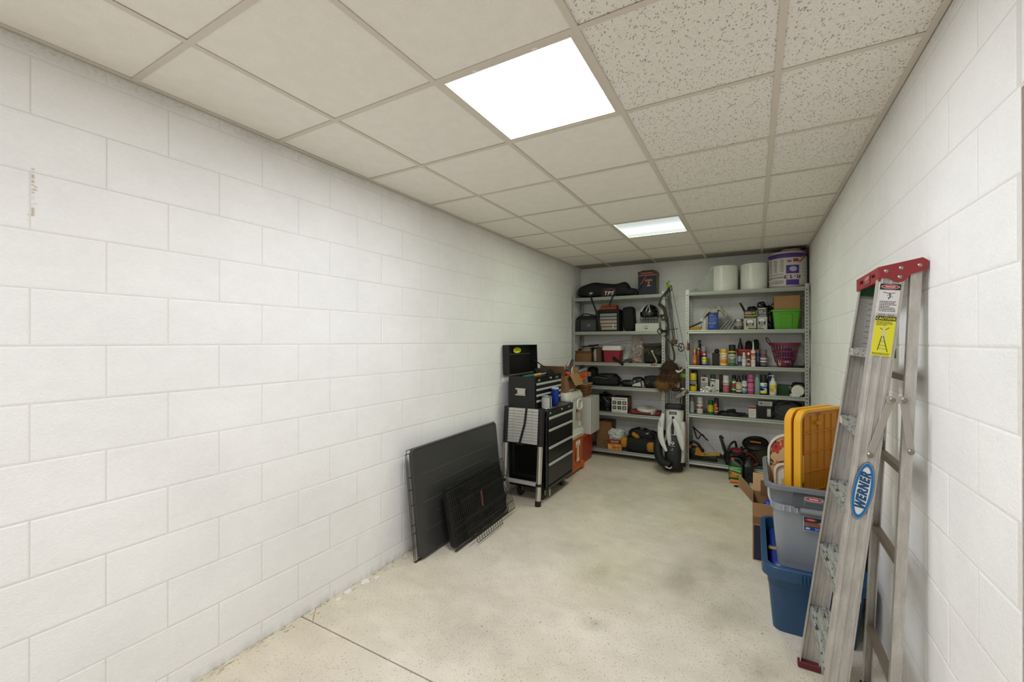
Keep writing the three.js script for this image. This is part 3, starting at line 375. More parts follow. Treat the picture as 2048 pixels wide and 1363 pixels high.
// ---- fifth shelf
canister('spray_can', 'plain grey spray can at the left end of the fifth shelf', 'spray can', -.663, s5, -5.69, { r: .027, h: .2, ch: .05, cr: .7, mat: M(0x8c8f8a, .4, .4), capMat: M(0x777a76, .45), lab: C('#9a9d96', ['l', .15, .7, .7, 3, .08, '#d0d2cc']) }, shelfCans);
canister('spray_can', 'white primer can with dark red lettering on the fifth shelf', 'spray can', -.573, s5, -5.70, { r: .034, h: .205, ch: .045, cr: .95, mat: M(0xd8d6ce, .4), capMat: M(0xd4d2ca, .5), lab: C('#dad7cf', ['t', 'KILZ', .5, .2, .2, '#6e1a22'], ['e', .3, .16, .1, .06, '#8c2a30'], ['r', .12, .42, .76, .2, '#a64048'], ['t', '2', .5, .52, .15, '#eee'], ['l', .15, .74, .7, 3, .07, '#888']) }, shelfCans);
canister('weed_bottle', 'green bottle with wide yellow label on the fifth shelf', 'bottle', -.452, s5, -5.72, { kind: 'jar', r: .033, h: .16, ch: .035, mat: M(0x1f6a24, .35), capMat: M(0x1b5a20, .4), l0: .06, l1: .74, lab: C('#2a7a2c', ['r', .0, .12, 1, .68, '#dcd02c'], ['l', .15, .2, .7, 6, .085, '#2c6a28']) }, shelfCans);
canister('spray_can', 'black insect spray can with orange flame panels on the fifth shelf', 'spray can', -.388, s5, -5.67, { r: .027, h: .2, ch: .045, mat: M(0x18191f, .35), capMat: M(0x141a30, .45), lab: C('#1a1a1c', ['e', .3, .16, .3, .13, '#d06a28'], ['e', .38, .45, .32, .15, '#d87830'], ['t', 'MAX', .4, .45, .12, '#221'], ['r', .1, .66, .7, .08, '#c8c8c0'], ['r', .1, .8, .5, .08, '#c07030']) }, shelfCans);
canister('pill_bottle', 'tiny brown bottle between the primer can and green bottle', 'bottle', -.51, s5, -5.74, { kind: 'jar', r: .016, h: .06, ch: .015, mat: M(0x4a2418, .35), capMat: M(0x5a3024, .5) }, shelfCans);
{ const t = thing('cable_coil', 'tangled black charger cables on the fifth shelf', 'cable', [-.22, s5, -5.70], 0); for (let k = 0; k < 4; k++) { const P = []; for (let i = 0; i < 26; i++) { const a = i * 1.1 + k; P.push([-.08 + k * .03 + Math.cos(a) * (.07 + .02 * nz(i, k, 1)) * (k === 3 ? 1.8 : 1), .01 + .05 * Math.abs(nz(i * .35, k * 3.1, 2)), Math.sin(a) * .045 + .0 * k]); } part('cable', tube(P, .007, 160, 5), M(0x111112, .5), t); } part('adapter', bxr(.09, .04, .05, -.01, .05, -.02, .1, .3, .1, .008), M(0x141414, .45), t); part('cord', tube([[.05, .03, 0], [.11, .03, .02], [.17, .012, .03], [.2, .008, .0]], .008, 30, 6), M(0x1c1314, .5), t); }
{ const t = thing('carton', 'small white carton with red top left of the black electrical box', 'box', [-.013, s5, -5.675], 0); part('carton', bx(.075, .132, .06, 0, .066, 0, .002), M(0xd0cec8, .7), t); part('band', bx(.0755, .028, .0605, 0, .116, 0, .001), M(0x8c2e38, .6), t); part('print', sticker(.068, .095, C('#d6d4ce', ['l', .1, .12, .8, 9, .08, '#8c7a7c']), 0, .051, .0303), PRINT, t); }
{ const t = thing('power_unit', 'black electrical box with narrow white label, under the small white box', 'box', [.103, s5, -5.72], 0); part('case', bx(.155, .14, .13, 0, .07, 0, .005), M(0x121213, .4), t); part('front_plate', bx(.075, .11, .004, -.02, .068, .066, .002), M(0x0c0c0d, .3), t); part('label', sticker(.033, .085, C('#c8c6be', ['l', .1, .06, .8, 12, .07, '#555'], ['r', .2, .8, .6, .1, '#777']), .048, .07, .0652), PRINT, t);
  const u = thing('carton', 'small white box lying on top of the black electrical box', 'box', [.113, s5 + .14, -5.725], .05); part('carton', bx(.138, .055, .1, 0, .0275, 0, .002), M(0xc6c5be, .7), u); part('print', sticker(.12, .04, cell(120, 50, '#cccac2', [['r', .08, .3, .2, .35, '#333'], ['l', .36, .3, .56, 3, .2, '#666']]), 0, .027, .0503), PRINT, u); }
{ const t = thing('drawstring_bag', 'slumped charcoal grey fabric bag at the right of the fifth shelf', 'bag', [.33, s5, -5.73], 0); part('bag', soft(.26, .2, .2, { e: .75, amp: .14, f: 2.2, s: 21, seg: 44, flat: .35 }), M(0x39393b, .85), t); part('cord', tube([[-.1, .17, .05], [-.04, .2, .06], [.04, .2, .05], [.1, .16, .04]], .004, 24), M(0x6a6a6c, .7), t); part('fold', soft(.12, .05, .1, { e: .8, amp: .2, s: 4, seg: 24 }).translate(-.03, .175, -.01), M(0x303032, .85), t); }
{ const t = thing('cable_coil', 'grey black hose lying behind the charcoal bag', 'hose', [.41, s5, -5.86], 0); part('hose', tube([[-.2, .21, 0], [-.05, .19, .02], [.05, .16, .03], [.08, .06, .03], [.06, .02, .02]], .011, 40, 7), M(0x151516, .5), t); }

// ================= right unit: upper and lower shelves =================
const KRAFT = M(0xa07a52, .85), KRAFTD = M(0x7d5c3c, .85), CAMO = new THREE.MeshStandardMaterial({ roughness: .85, map: dataTex(256, 256, (u, v) => { const n = nD(u, v) * .6 + nB(u, v) * .4; return n > .6 ? [74, 62, 46] : n > .5 ? [44, 40, 30] : n > .42 ? [92, 80, 62] : [28, 26, 20]; }, true) });
const bubbleMap = dataTex(256, 256, (u, v) => { const r = Math.floor(v * 16), x = u * 16 + (r % 2) * .5, fx = x - Math.floor(x) - .5, fy = v * 16 - r - .5, d = Math.hypot(fx, fy); return d < .42 ? 120 + 135 * Math.sqrt(1 - (d / .42) ** 2) : 60; });
bubbleMap.repeat.set(5, 1.6);
const BUBBLE = new THREE.MeshPhysicalMaterial({ color: 0xf6f6ee, roughness: .25, bumpMap: bubbleMap, bumpScale: .004, clearcoat: .5, clearcoatRoughness: .2 });
const layers = new THREE.MeshStandardMaterial({ color: 0xeceee2, roughness: .4 });
function bubbleRoll(label, x, z, r, h) {
  const t = thing('bubble_wrap_roll', label, 'bubble wrap', [x, s1, z], 0, 'bubble wrap rolls on the top shelf');
  part('roll', new THREE.CylinderGeometry(r, r, h, 48, 1, true).translate(0, h / 2, 0), BUBBLE, t);
  const end = []; for (let k = 0; k < 9; k++) { const a = r - k * (r - .04) / 9, b = a - (r - .04) / 9; end.push([a, h - (k % 2 ? .004 : 0)], [b + .002, h - (k % 2 ? .004 : 0)]); }
  part('rolled_end', lathe([[.04, 0], [r, 0], [r, .003], ...end.map((p) => p), [.038, h - .01], [.036, .02]], 40), layers, t);
  return t;
}
const roll1 = bubbleRoll('left roll of clear bubble wrap on the top shelf, its loose tail sloping left', -.315, -5.775, .157, .3);
bubbleRoll('right roll of clear bubble wrap standing on the top shelf beside the insulation roll', .003, -5.76, .139, .302);
part('loose_tail', loft([[[-.1, .29, .12], [-.1, .292, .122]], [[-.2, .18, .135], [-.2, .182, .137]], [[-.3, .06, .14], [-.3, .062, .142]], [[-.36, .008, .14], [-.36, .01, .142]]].map(([a, b]) => [a, b, [b[0], .001, b[2]], [a[0], .001, a[2]]])), new THREE.MeshPhysicalMaterial({ color: 0xe8ece6, roughness: .25, transmission: .6, thickness: 0, bumpMap: bubbleMap, bumpScale: .002 }), roll1, 'sloping sheet of loose clear bubble film');
{ // insulation roll in printed plastic
  const t = thing('insulation_roll', 'large roll of insulation in white plastic with purple print, standing in the top right corner', 'insulation', [.335, s1, -5.775], 0), r = .183, h = .405;
  part('roll', lathe([[0, .0], [r * .9, 0], [r, .02], [r * 1.02, .2], [r, h - .03], [r * .93, h - .005], [r * .3, h], [0, h]], 40), M(0xc9c3bb, .45), t);
  part('printed_wrap', band(r * 1.022, .35, cell(700, 480, '#cbc5bd', [
    ['f', (c, w, hh) => { c.save(); c.translate(w, hh); c.rotate(Math.PI); // the roll stands upside down
      const R = (x, y, a, b, k) => { c.fillStyle = k; c.fillRect(x * w, y * hh, a * w, b * hh); };
      R(0, .9, 1, .1, '#4a2f7c'); R(.3, .86, .5, .08, '#54388a'); R(.36, 0, .17, .17, '#4a3190'); R(.36, .36, .17, .26, '#4c3490'); c.fillStyle = '#b9b3c4'; c.beginPath(); c.ellipse(.44 * w, .5 * hh, .05 * w, .08 * hh, 0, 0, 7); c.fill();
      c.fillStyle = '#40306c'; c.font = 'bold ' + Math.round(hh * .16) + 'px sans-serif'; c.textAlign = 'center'; c.textBaseline = 'middle'; c.fillText('R-13', .445 * w, .26 * hh);
      R(.37, .72, .07, .1, '#a03c48'); R(.46, .7, .06, .13, '#c8beb8'); R(.465, .72, .05, .05, '#9c3040');
      c.fillStyle = '#332c50'; c.font = 'bold ' + Math.round(hh * .085) + 'px sans-serif'; c.fillText('INSULATION', .72 * w, .25 * hh); R(.56, .34, .34, .015, '#4a3f78');
      c.fillStyle = '#5b5668'; for (let k = 0; k < 15; k++) for (let q = 0; q < 4; q++) c.fillRect((.56 + q * .09) * w, (.42 + k * .027) * hh, w * .06 * (.6 + .4 * ((k * 7 + q * 3) % 5) / 5), hh * .011);
      for (let k = 0; k < 5; k++) c.fillRect(.56 * w, (.05 + k * .025) * hh, w * (.12 + .05 * (k % 3)), hh * .011); R(.82, .03, .06, .13, '#6a6478');
      c.fillStyle = '#a4503c'; for (let k = 0; k < 12; k++) c.fillRect((.2 + .012 * k) * w, (.95 - .022 * k) * hh, w * .03, hh * .02 * (k % 3 + 1)); c.fillStyle = '#7c766e'; for (let k = 0; k < 3; k++) c.fillRect(.2 * w, (.3 + .1 * k) * hh, w * .1, hh * .012); c.restore(); }]]), .2, 230), PRINT, t);
  part('gathered_end', soft(.2, .05, .2, { e: .8, amp: .25, s: 2, seg: 28 }).translate(.03, h - .012, .03), M(0xb9a49a, .5), t);
}
// second shelf
{ const t = thing('plastic_case', 'yellow plastic case with its dark lid tilted open at the shelf end', 'case', [-.625, s2, -5.68], 0); part('case', loft([ring(.14, .09, .012, 0), ring(.15, .1, .012, .042), ring(.142, .092, .01, .042), ring(.132, .082, .01, .006)], true, true), M(0xb58a26, .5), t); part('lid', bxr(.16, .014, .1, .01, .07, .01, 0, 0, .42, .004), M(0x17160f, .45), t); part('divider', bx(.004, .034, .08, .03, .022, 0, .001), M(0xcfa436, .5), t); }
{ const t = thing('carton', 'slim white upright carton with black lettering beside the tall blue tin', 'box', [-.534, s2, -5.675], .05); part('carton', bx(.06, .145, .05, 0, .0725, 0, .002), M(0xcfcdc6, .7), t); part('print', sticker(.054, .13, C('#d0cec7', ['t', 'SAW', .5, .25, .2, '#222', 90], ['r', .1, .5, .25, .4, '#b06a70'], ['l', .5, .5, .4, 8, .06, '#777']), 0, .073, .0255), PRINT, t); }
{ const t = thing('solvent_tin', 'tall blue rectangular tin with fine white print and a cloth over its top', 'tin', [-.426, s2, -5.70], .08); part('body', bx(.112, .238, .075, 0, .119, 0, .008), M(0x1c3f92, .35), t); part('print', sticker(.1, .21, cell(130, 240, '#1b3d90', [['l', .1, .05, .8, 5, .05, '#b8c8ec'], ['l', .1, .33, .8, 5, .05, '#9fb4e0'], ['r', .05, .6, .9, .006, '#9fb4e0'], ['t', 'PAINT THINNER', .4, .66, .055, '#dfe8ff'], ['l', .1, .72, .6, 5, .045, '#8ea6dc']]), 0, .118, .0379), PRINT, t); part('spout', cyl(.016, .016, .02, -.03, .246, 0), M(0x22345c, .4), t);
  const u = thing('rag', 'off-white cloth draped over the tall blue tin', 'cloth', [-.412, s2 + .18, -5.70], 0); const g = new THREE.PlaneGeometry(.26, .2, 40, 30), p = g.attributes.position; for (let i = 0; i < p.count; i++) { const x = p.getX(i), y = p.getY(i), ex = Math.max(0, Math.abs(x + .012) - .055), ey = Math.max(0, Math.abs(y) - .042); p.setXYZ(i, x * .93 + (x > .05 ? .02 : 0), .082 - 1.15 * ex - .9 * ey + .02 * nz(x * 22, y * 22, 3) + .012 * nz(x * 50, y * 40, 8) + (x > .04 ? .035 : 0), -y * .9 + .01 * nz(x * 30, y * 30, 1)); } g.computeVertexNormals(); part('cloth', g, M(0xbdbaa6, .9), u); }
for (let i = 0; i < 4; i++) { const t = thing('sanding_sheet', ['pale leaning sheet nearest the blue tin, first of the leaning sheets', 'dark leaning sheet with pale edge, second from the blue tin', 'dark leaning sheet with pale edge, third from the blue tin', 'black leaning sheet next to the glass jar, last of the leaning sheets'][i], 'sheet', [-.345 + i * .042, s2, -5.73], 0, 'sheets leaning on the second shelf'); part('sheet', bxr(.006, .135, .13, .045 - i * .006, .062, 0, 0, 0, -.72 + i * .1, .001), i ? M(0x1d1c1a, .8) : M(0x8d8a78, .8), t); part('edge', bxr(.0066, .135, .002, .045 - i * .006, .062, .066, 0, 0, -.72 + i * .1, .0003), M(0xaeac9c, .8), t); }
{ const t = thing('glass_jar', 'glass jar with dented metal lid full of small hardware', 'jar', [-.15, s2, -5.69], 0); part('jar', lathe([[0, 0], [.044, 0], [.048, .008], [.048, .08], [.042, .095], [.04, .1]]), M(0xcfd6d2, .06, 0, { transmission: .85, thickness: 0 }), t); part('lid', lathe([[.04, .098], [.045, .098], [.046, .124], [.042, .128], [0, .126]]), M(0xb4b4b0, .3, .8), t); part('contents', soft(.08, .075, .08, { e: .8, amp: .3, f: 7, s: 2, seg: 28 }).translate(0, .004, 0), M(0x6a6a64, .3, .7), t); part('label', band(.0484, .035, C('#b4aaa4', ['r', 0, .3, 1, .3, '#8a5a54']), .068, 120), PRINT, t); }
function bagCarton(label, x, w, h, cells, mat) { const t = thing('bag_carton', label, 'box', [x, s2, -5.71], 0, 'cartons of bin liners on the second shelf'); part('carton', bx(w, h, .15, 0, h / 2, 0, .002), mat, t); part('print', sticker(w * .99, h * .99, cells, 0, h / 2, .0754), PRINT, t); return t; }
{ const a = bagCarton('black and white carton with large yellow 42 beside the glass jar', -.035, .124, .225, cell(150, 270, '#14130f', [['r', 0, 0, 1, .42, '#16150f'], ['r', .08, .08, .55, .13, '#a4808a'], ['t', '42', .8, .14, .13, '#e2d026'], ['t', 'CONTRACTOR', .5, .285, .085, '#e8d82a'], ['t', 'CLEAN-UP BAGS', .5, .36, .05, '#c8b828'], ['r', 0, .42, 1, .58, '#b5b3ad'], ['l', .2, .45, .6, 1, .05, '#8a5a5a'], ['r', .18, .53, .62, .28, '#17171a'], ['e', .5, .6, .27, .1, '#d8d8d4'], ['e', .5, .76, .2, .13, '#8d8c88'], ['e', .7, .85, .24, .05, '#b8a35a'], ['e', .15, .92, .13, .07, '#d0c02c'], ['r', .35, .92, .65, .05, '#33332f']]), M(0x2a2925, .7)); part('bag_end', tube([[-.055, .215, 0], [-.07, .25, .02], [-.095, .3, .03], [-.105, .315, .03]], .012, 16), M(0x0d0d0e, .35), a); part('bag_fold', soft(.1, .06, .1, { e: .7, amp: .3, s: 8, seg: 22 }).translate(.02, .21, 0), M(0x0c0c0d, .3), a);
  const b = bagCarton('narrower black and white drum liner carton with white lettering', .087, .096, .25, cell(120, 280, '#1a1a1b', [['r', .08, .02, .75, .06, '#b8b4a8'], ['r', .1, .12, .5, .08, '#a68a94'], ['t', '55', .78, .15, .08, '#c8c8c8'], ['t', 'DRUM', .5, .26, .11, '#c4c4c2'], ['t', 'LINERS', .5, .36, .1, '#c0c0be'], ['r', 0, .42, 1, .58, '#b4b3ae'], ['r', .12, .54, .7, .24, '#1b1b1e'], ['e', .46, .58, .32, .09, '#d4d4d2'], ['e', .46, .73, .22, .12, '#8e8e8a'], ['r', .05, .86, .35, .03, '#333'], ['r', .05, .94, .6, .04, '#444']]), M(0x8d8c88, .7)); part('bag_fold', soft(.08, .09, .1, { e: .7, amp: .3, s: 4, seg: 22 }).translate(-.01, .23, -.01), M(0x0c0c0d, .3), b);
  const c = thing('bin_bag', 'glossy black plastic bag bunched between the drum liner carton and the lime bin', 'bag', [.15, s2, -5.78], 0); part('bag', soft(.11, .27, .14, { e: .7, amp: .3, f: 2.6, s: 14, seg: 36 }), M(0x0b0b0c, .28), c); part('twist', tube([[.0, .25, .02], [.03, .28, .03], [.06, .31, .03]], .008, 12), M(0x0d0d0e, .3), c); }
{ const t = thing('storage_bin', 'lime green plastic bin with recessed front panel', 'bin', [.318, s2, -5.745], 0), LIME = M(0x4f9a12, .4); part('bin', tub(.27, .2, .225, .165, .222, .022, .004, .012, .022), LIME, t); part('front_panel', bxr(.11, .17, .006, .0, .085, .0935, .1, 0, 0, .003), LIME, t);
  const u = thing('carton', 'brown cardboard box sitting in the lime green bin', 'box', [.322, s2 + .14, -5.74], .03); part('carton', bx(.245, .235, .165, 0, .1175, 0, .002), KRAFT, u); part('flap', bxr(.16, .003, .06, 0, .238, .05, -.1, 0, 0, .001), M(0xb08c62, .85), u); }
// bottom shelf: garden power tools
{ const t = thing('hedge_trimmer', 'yellow and black hedge trimmer lying at the left end of the bottom shelf', 'power tool', [-.5, s6, -5.73], 0), YEL = M(0xb88a18, .45), DK = M(0x121212, .5);
  part('motor_housing', soft(.19, .15, .13, { e: .65, amp: .08, s: 3, seg: 30 }).translate(-.12, .0, 0), DK, t); part('rear_handle', tube([[-.17, .1, .02], [-.19, .17, .02], [-.15, .21, .02], [-.1, .19, .02], [-.07, .14, .02], [-.08, .09, .02]], .016, 30, 8), DK, t); part('side_panel', ext([[-.13, .06], [-.04, .05], [-.05, .1], [-.09, .16], [-.115, .15]], .02, .004).translate(0, 0, .05), M(0xb0761a, .45), t); part('orange_panel', ext([[-.2, .12], [-.19, .16], [-.165, .19], [-.17, .14]], .015, .003).translate(0, 0, .05), M(0xa8641c, .45), t);
  const g = part('blade_guard', ext([[-.06, .06], [.15, .085], [.15, .125], [-.05, .1]], .012, .002, [[[-.03, .075], [.0, .079], [-.0, .094], [-.025, .091]], [[.03, .083], [.08, .088], [.08, .108], [.03, .102]], [[.1, .09], [.13, .094], [.13, .112], [.1, .11]]]).translate(0, 0, .075), YEL, t); part('blade', bx(.3, .014, .01, .12, .055, .06, .002), M(0x55554f, .4, .8), t);
  for (let k = 0; k < 9; k++) part('tooth', bxr(.012, .03, .006, .0 + k * .03, .045, .066, 0, 0, .1, .001), M(0x3a3a38, .4, .8), t); part('foot_plate', bx(.24, .05, .1, .0, .025, -.0, .015), DK, t); }
{ const t = thing('tool_shaft', 'long thin black metal shaft with bright end leaning down across the bottom shelf', 'tool', [-.5, s6, -5.76], 0); part('shaft', rod([-.17, .37, -.08], [.02, .23, .02], .008), M(0x1a1a1a, .4), t); part('bright_end', rod([.02, .23, .02], [.15, .105, .09], .0075), M(0xbab8b2, .3, .9), t); part('tip', rod([.15, .105, .09], [.2, .06, .11], .01), M(0x1c1c1c, .4), t); part('strap', tube([[-.16, .36, -.07], [-.1, .24, .02], [-.06, .3, .0], [0, .24, .02]], .008, 24), M(0x151515, .6), t); }
{ const t = thing('chainsaw', 'red and black chainsaw with tall hand guard and looped handles', 'chainsaw', [-.18, s6, -5.665], .25), DK = M(0x131313, .45), RD = M(0x6a1a20, .4);
  part('body', soft(.24, .16, .15, { e: .6, amp: .06, s: 4, seg: 32 }).translate(-.01, .0, 0), DK, t); part('top_cover', soft(.13, .07, .11, { e: .6, amp: .05, seg: 26 }).translate(.0, .13, 0), RD, t); part('hand_guard', loft([[-.13, .14], [-.15, .22], [-.175, .31], [-.165, .33], [-.14, .3]].map(([x, y], k) => { const w = [.05, .055, .055, .04, .02][k]; return [[x, y, -w], [x + .03 - .004 * k, y, -w], [x + .03 - .004 * k, y, w], [x, y, w]]; }), true, true), M(0x1d1d1c, .45), t);
  part('front_handle', tube([[-.1, .08, .09], [-.1, .2, .09], [-.07, .255, .07], [-.03, .27, .02], [.0, .26, -.04], [.02, .2, -.08], [.02, .1, -.085]], .012, 36, 8), DK, t); const rh = part('rear_handle', tube([[.05, .16, .0], [.12, .15, .01], [.19, .1, .01], [.225, .04, .01], [.2, .015, .01], [.12, .02, .01]], .017, 36, 8), RD, t); part('grip', tube([[.12, .168, .02], [.19, .122, .02], [.232, .05, .02]], .008, 20, 6), DK, rh); part('starter_cover', lathe([[0, 0], [.052, 0], [.056, .01], [.05, .02], [0, .022]]).rotateX(Math.PI / 2).translate(.03, .085, .075), M(0x0f0f0f, .35), t); part('badge', bx(.045, .025, .004, .0, .165, .056, .002), M(0x9a3038, .4), t); part('guide_bar', ext([[-.12, .05], [-.2, .06], [-.22, .075], [-.2, .09], [-.12, .1]], .006).translate(0, 0, -.03), M(0x35352f, .4, .7), t); }
{ const t = thing('tool_bucket', 'dark olive round tool bucket with black rim and orange bar, tilted on the bottom shelf', 'bucket', [.07, s6 + .02, -5.82], 0); const g = part('bucket', tf(lathe([[0, 0], [.095, 0], [.105, .01], [.115, .2], [.108, .2], [.098, .015], [0, .012]], 32), 0, .02, 0, .25, 0, .18), M(0x3d3724, .7), t); part('rim', tf(new THREE.TorusGeometry(.122, .016, 10, 36).rotateX(Math.PI / 2), -.055, .235, .055, .4, 0, .12), M(0x111112, .45), t); part('lid', tf(soft(.23, .06, .23, { e: .9, amp: .04, seg: 28 }), -.055, .205, .055, .4, 0, .12), M(0x171718, .5), t); part('orange_bar', bxr(.11, .018, .02, -.05, .262, .13, .2, .0, -.05, .006), M(0xb06020, .45), t); part('bracket', [bxr(.08, .014, .03, -.17, .15, .03, 0, .3, .2, .003), bxr(.03, .05, .02, -.19, .15, .03, 0, 0, .3, .003)], M(0x2b2b28, .45, .5), t); part('buckle', [bxr(.05, .03, .04, .09, .24, .05, .2, .3, .1, .006), bxr(.03, .05, .03, .07, .17, .1, .2, .3, .1, .006)], M(0x1c1c1c, .4), t); }
{ const t = thing('cable_coil', 'black wire loop lying at the right front of the bottom shelf', 'cable', [.14, s6, -5.63], 0); part('loop', tube([[0, .006, 0], [.02, .05, 0], [.0, .08, 0], [-.03, .07, .0], [-.03, .03, .0], [.0, .008, .01], [-.12, .006, .01], [-.2, .007, .0]], .008, 50, 6), M(0x111111, .45), t); }
// on the floor in front
{ const t = thing('weed_killer_jug', 'dark green weed killer jug with black handle, standing on the floor', 'jug', [-.17, 0, -5.36], -.15); part('jug', loft([ring(.135, .085, .02, 0), ring(.142, .09, .022, .012), ring(.142, .09, .022, .16), ring(.12, .08, .02, .185, 4, 0), ring(.06, .05, .018, .215, 4, -.03)], true, true), M(0x16301a, .35), t); part('label', sticker(.125, .125, cell(160, 180, '#1d6a2a', [['p', '#3f9a3c', [[0, 0], [1, 0], [1, .2], [0, .3]]], ['t', 'WEED&GRASS', .5, .12, .08, '#dfe8d8'], ['t', 'Roundup', .5, .3, .17, '#e8ece4', 8], ['p', '#c04a34', [[0, .42], [.6, .5], [.6, .62], [0, .56]]], ['p', '#d8a23c', [[.2, .5], [1, .62], [1, .78], [.2, .62]]], ['e', .35, .78, .3, .12, '#d8802c'], ['p', '#6aa03c', [[0, .9], [1, .8], [1, .9], [0, 1]]]]), 0, .095, .0455), PRINT, t); part('handle', tube([[.05, .16, 0], [.06, .2, 0], [.03, .235, 0], [-.02, .235, 0]], .016, 24, 8), M(0x111311, .4), t); part('cap', lathe([[.02, .21], [.022, .21], [.022, .236], [.018, .24], [0, .24]]).translate(-.032, 0, 0), M(0xb0542a, .4), t);
  const b = thing('sprayer_tank', 'black plastic sprayer tank behind the weed killer jug on the floor', 'tank', [-.05, 0, -5.41], 0); part('tank', loft([ring(.1, .15, .03, 0), ring(.11, .16, .03, .02), ring(.11, .16, .03, .17), ring(.08, .1, .03, .215), ring(.04, .04, .018, .24)], true, true), M(0x0d0d0e, .4), b); part('cap', cyl(.024, .024, .03, 0, .253, 0), M(0x171717, .5), b); part('handle', tube([[0, .2, -.06], [0, .26, -.05], [0, .27, .0]], .012, 20, 7), M(0x121212, .45), b);
  const w = thing('spray_wand', 'short orange spray wand with black hose lying on the floor before the jug', 'wand', [-.165, 0, -5.235], 0); part('grip', lathe([[0, -.062], [.018, -.06], [.021, -.05], [.02, .04], [.011, .05], [.01, .068], [0, .07]]).rotateZ(-Math.PI / 2).translate(0, .021, 0), M(0xc8741a, .4), w); part('hose', tube([[.07, .021, 0], [.11, .024, .01], [.15, .05, -.03], [.12, .09, -.07], [.17, .03, -.06]], .006, 40, 6), M(0x121212, .45), w); part('trigger', [bxr(.05, .02, .016, .1, .02, .03, 0, .4, 0, .004)], M(0x161616, .4), w);
  const k = thing('hose_clip', 'small black forked clip on the floor by the open cardboard carton', 'clip', [-.135, 0, -5.12], .1); part('clip', [bxr(.05, .014, .02, 0, .008, 0, 0, 0, 0, .004), bxr(.04, .012, .01, -.03, .007, -.012, 0, .4, 0, .003), bxr(.04, .012, .01, -.03, .007, .012, 0, -.4, 0, .003)], M(0x111111, .45), k); part('cord', tube([[.02, .006, 0], [.06, .008, -.01], [.1, .006, .0]], .004, 14, 6), M(0x111111, .45), k); }

// ================= left unit =================
const l1 = YL[0], l2 = YL[1], l3 = YL[2], l4 = YL[3], l5 = YL[4], l6 = YL[5];
const NYL = M(0x10121a, .75), NYB = M(0x0e0e10, .7);
{ const t = thing('sports_bag', 'long black sports bag with white letters and red arc, on the top shelf', 'bag', [-1.735, l1, -5.76], 0); const g = new THREE.SphereGeometry(1, 56, 30), p = g.attributes.position; for (let i = 0; i < p.count; i++) { const sp = (a, k) => Math.sign(a) * Math.pow(Math.abs(a), k); let x = sp(p.getX(i), .5), y = sp(p.getY(i), .6), z = sp(p.getZ(i), .65); const X = x * .425, top = .19 + .028 * Math.exp(-Math.pow((X + .18) / .13, 2)) - .012 * Math.exp(-Math.pow((X - .1) / .07, 2)) + .012 * Math.exp(-Math.pow((X - .24) / .04, 2)) - .075 * Math.min(1, Math.max(0, (X - .26) / .05)); p.setXYZ(i, X, Math.max(0, (y + 1) / 2) * top + .005 * nz(X * 14, y * 3, z * 4), z * .125 * (1 + .12 * nz(X * 8, y * 2, z * 2))); } g.computeVertexNormals(); part('bag', g, NYL, t);
  part('logo', sticker(.2, .12, cell(200, 120, '#0a0b10', [['s', '#7c2a34', .09, [[.22, .34], [.35, .16], [.6, .1], [.85, .16], [.95, .32]]], ['t', 'TPS', .52, .62, .6, '#7a2a30', 0, 'italic bold', 1.15], ['t', 'TPS', .5, .59, .58, '#d9d6d0', 0, 'italic bold', 1.15]]), .045, .06, .1285, .1), PRINT, t); part('end_logo', sticker(.09, .06, cell(90, 60, '#0a0b10', [['e', .5, .5, .36, .38, '#1d1f28'], ['p', '#d2d0cc', [[.2, .5], [.5, .2], [.8, .4], [.6, .55], [.4, .6]]], ['r', .3, .65, .4, .08, '#c8c6c2']]), -.2, .058, .126, .1), PRINT, t);
  part('strap', mg([beam([-.19, .05, .125], [-.175, -.02, .19], .024, .004), beam([-.175, -.02, .19], [-.115, -.17, .185], .024, .004), beam([-.115, -.17, .185], [-.08, -.3, .18], .026, .004), beam([-.08, -.3, .18], [-.05, -.44, .178], .026, .004)]), NYB, t); part('strap', mg([beam([.12, .04, .125], [.11, -.02, .19], .024, .004), beam([.11, -.02, .19], [.07, -.13, .185], .02, .004)]), NYB, t); }
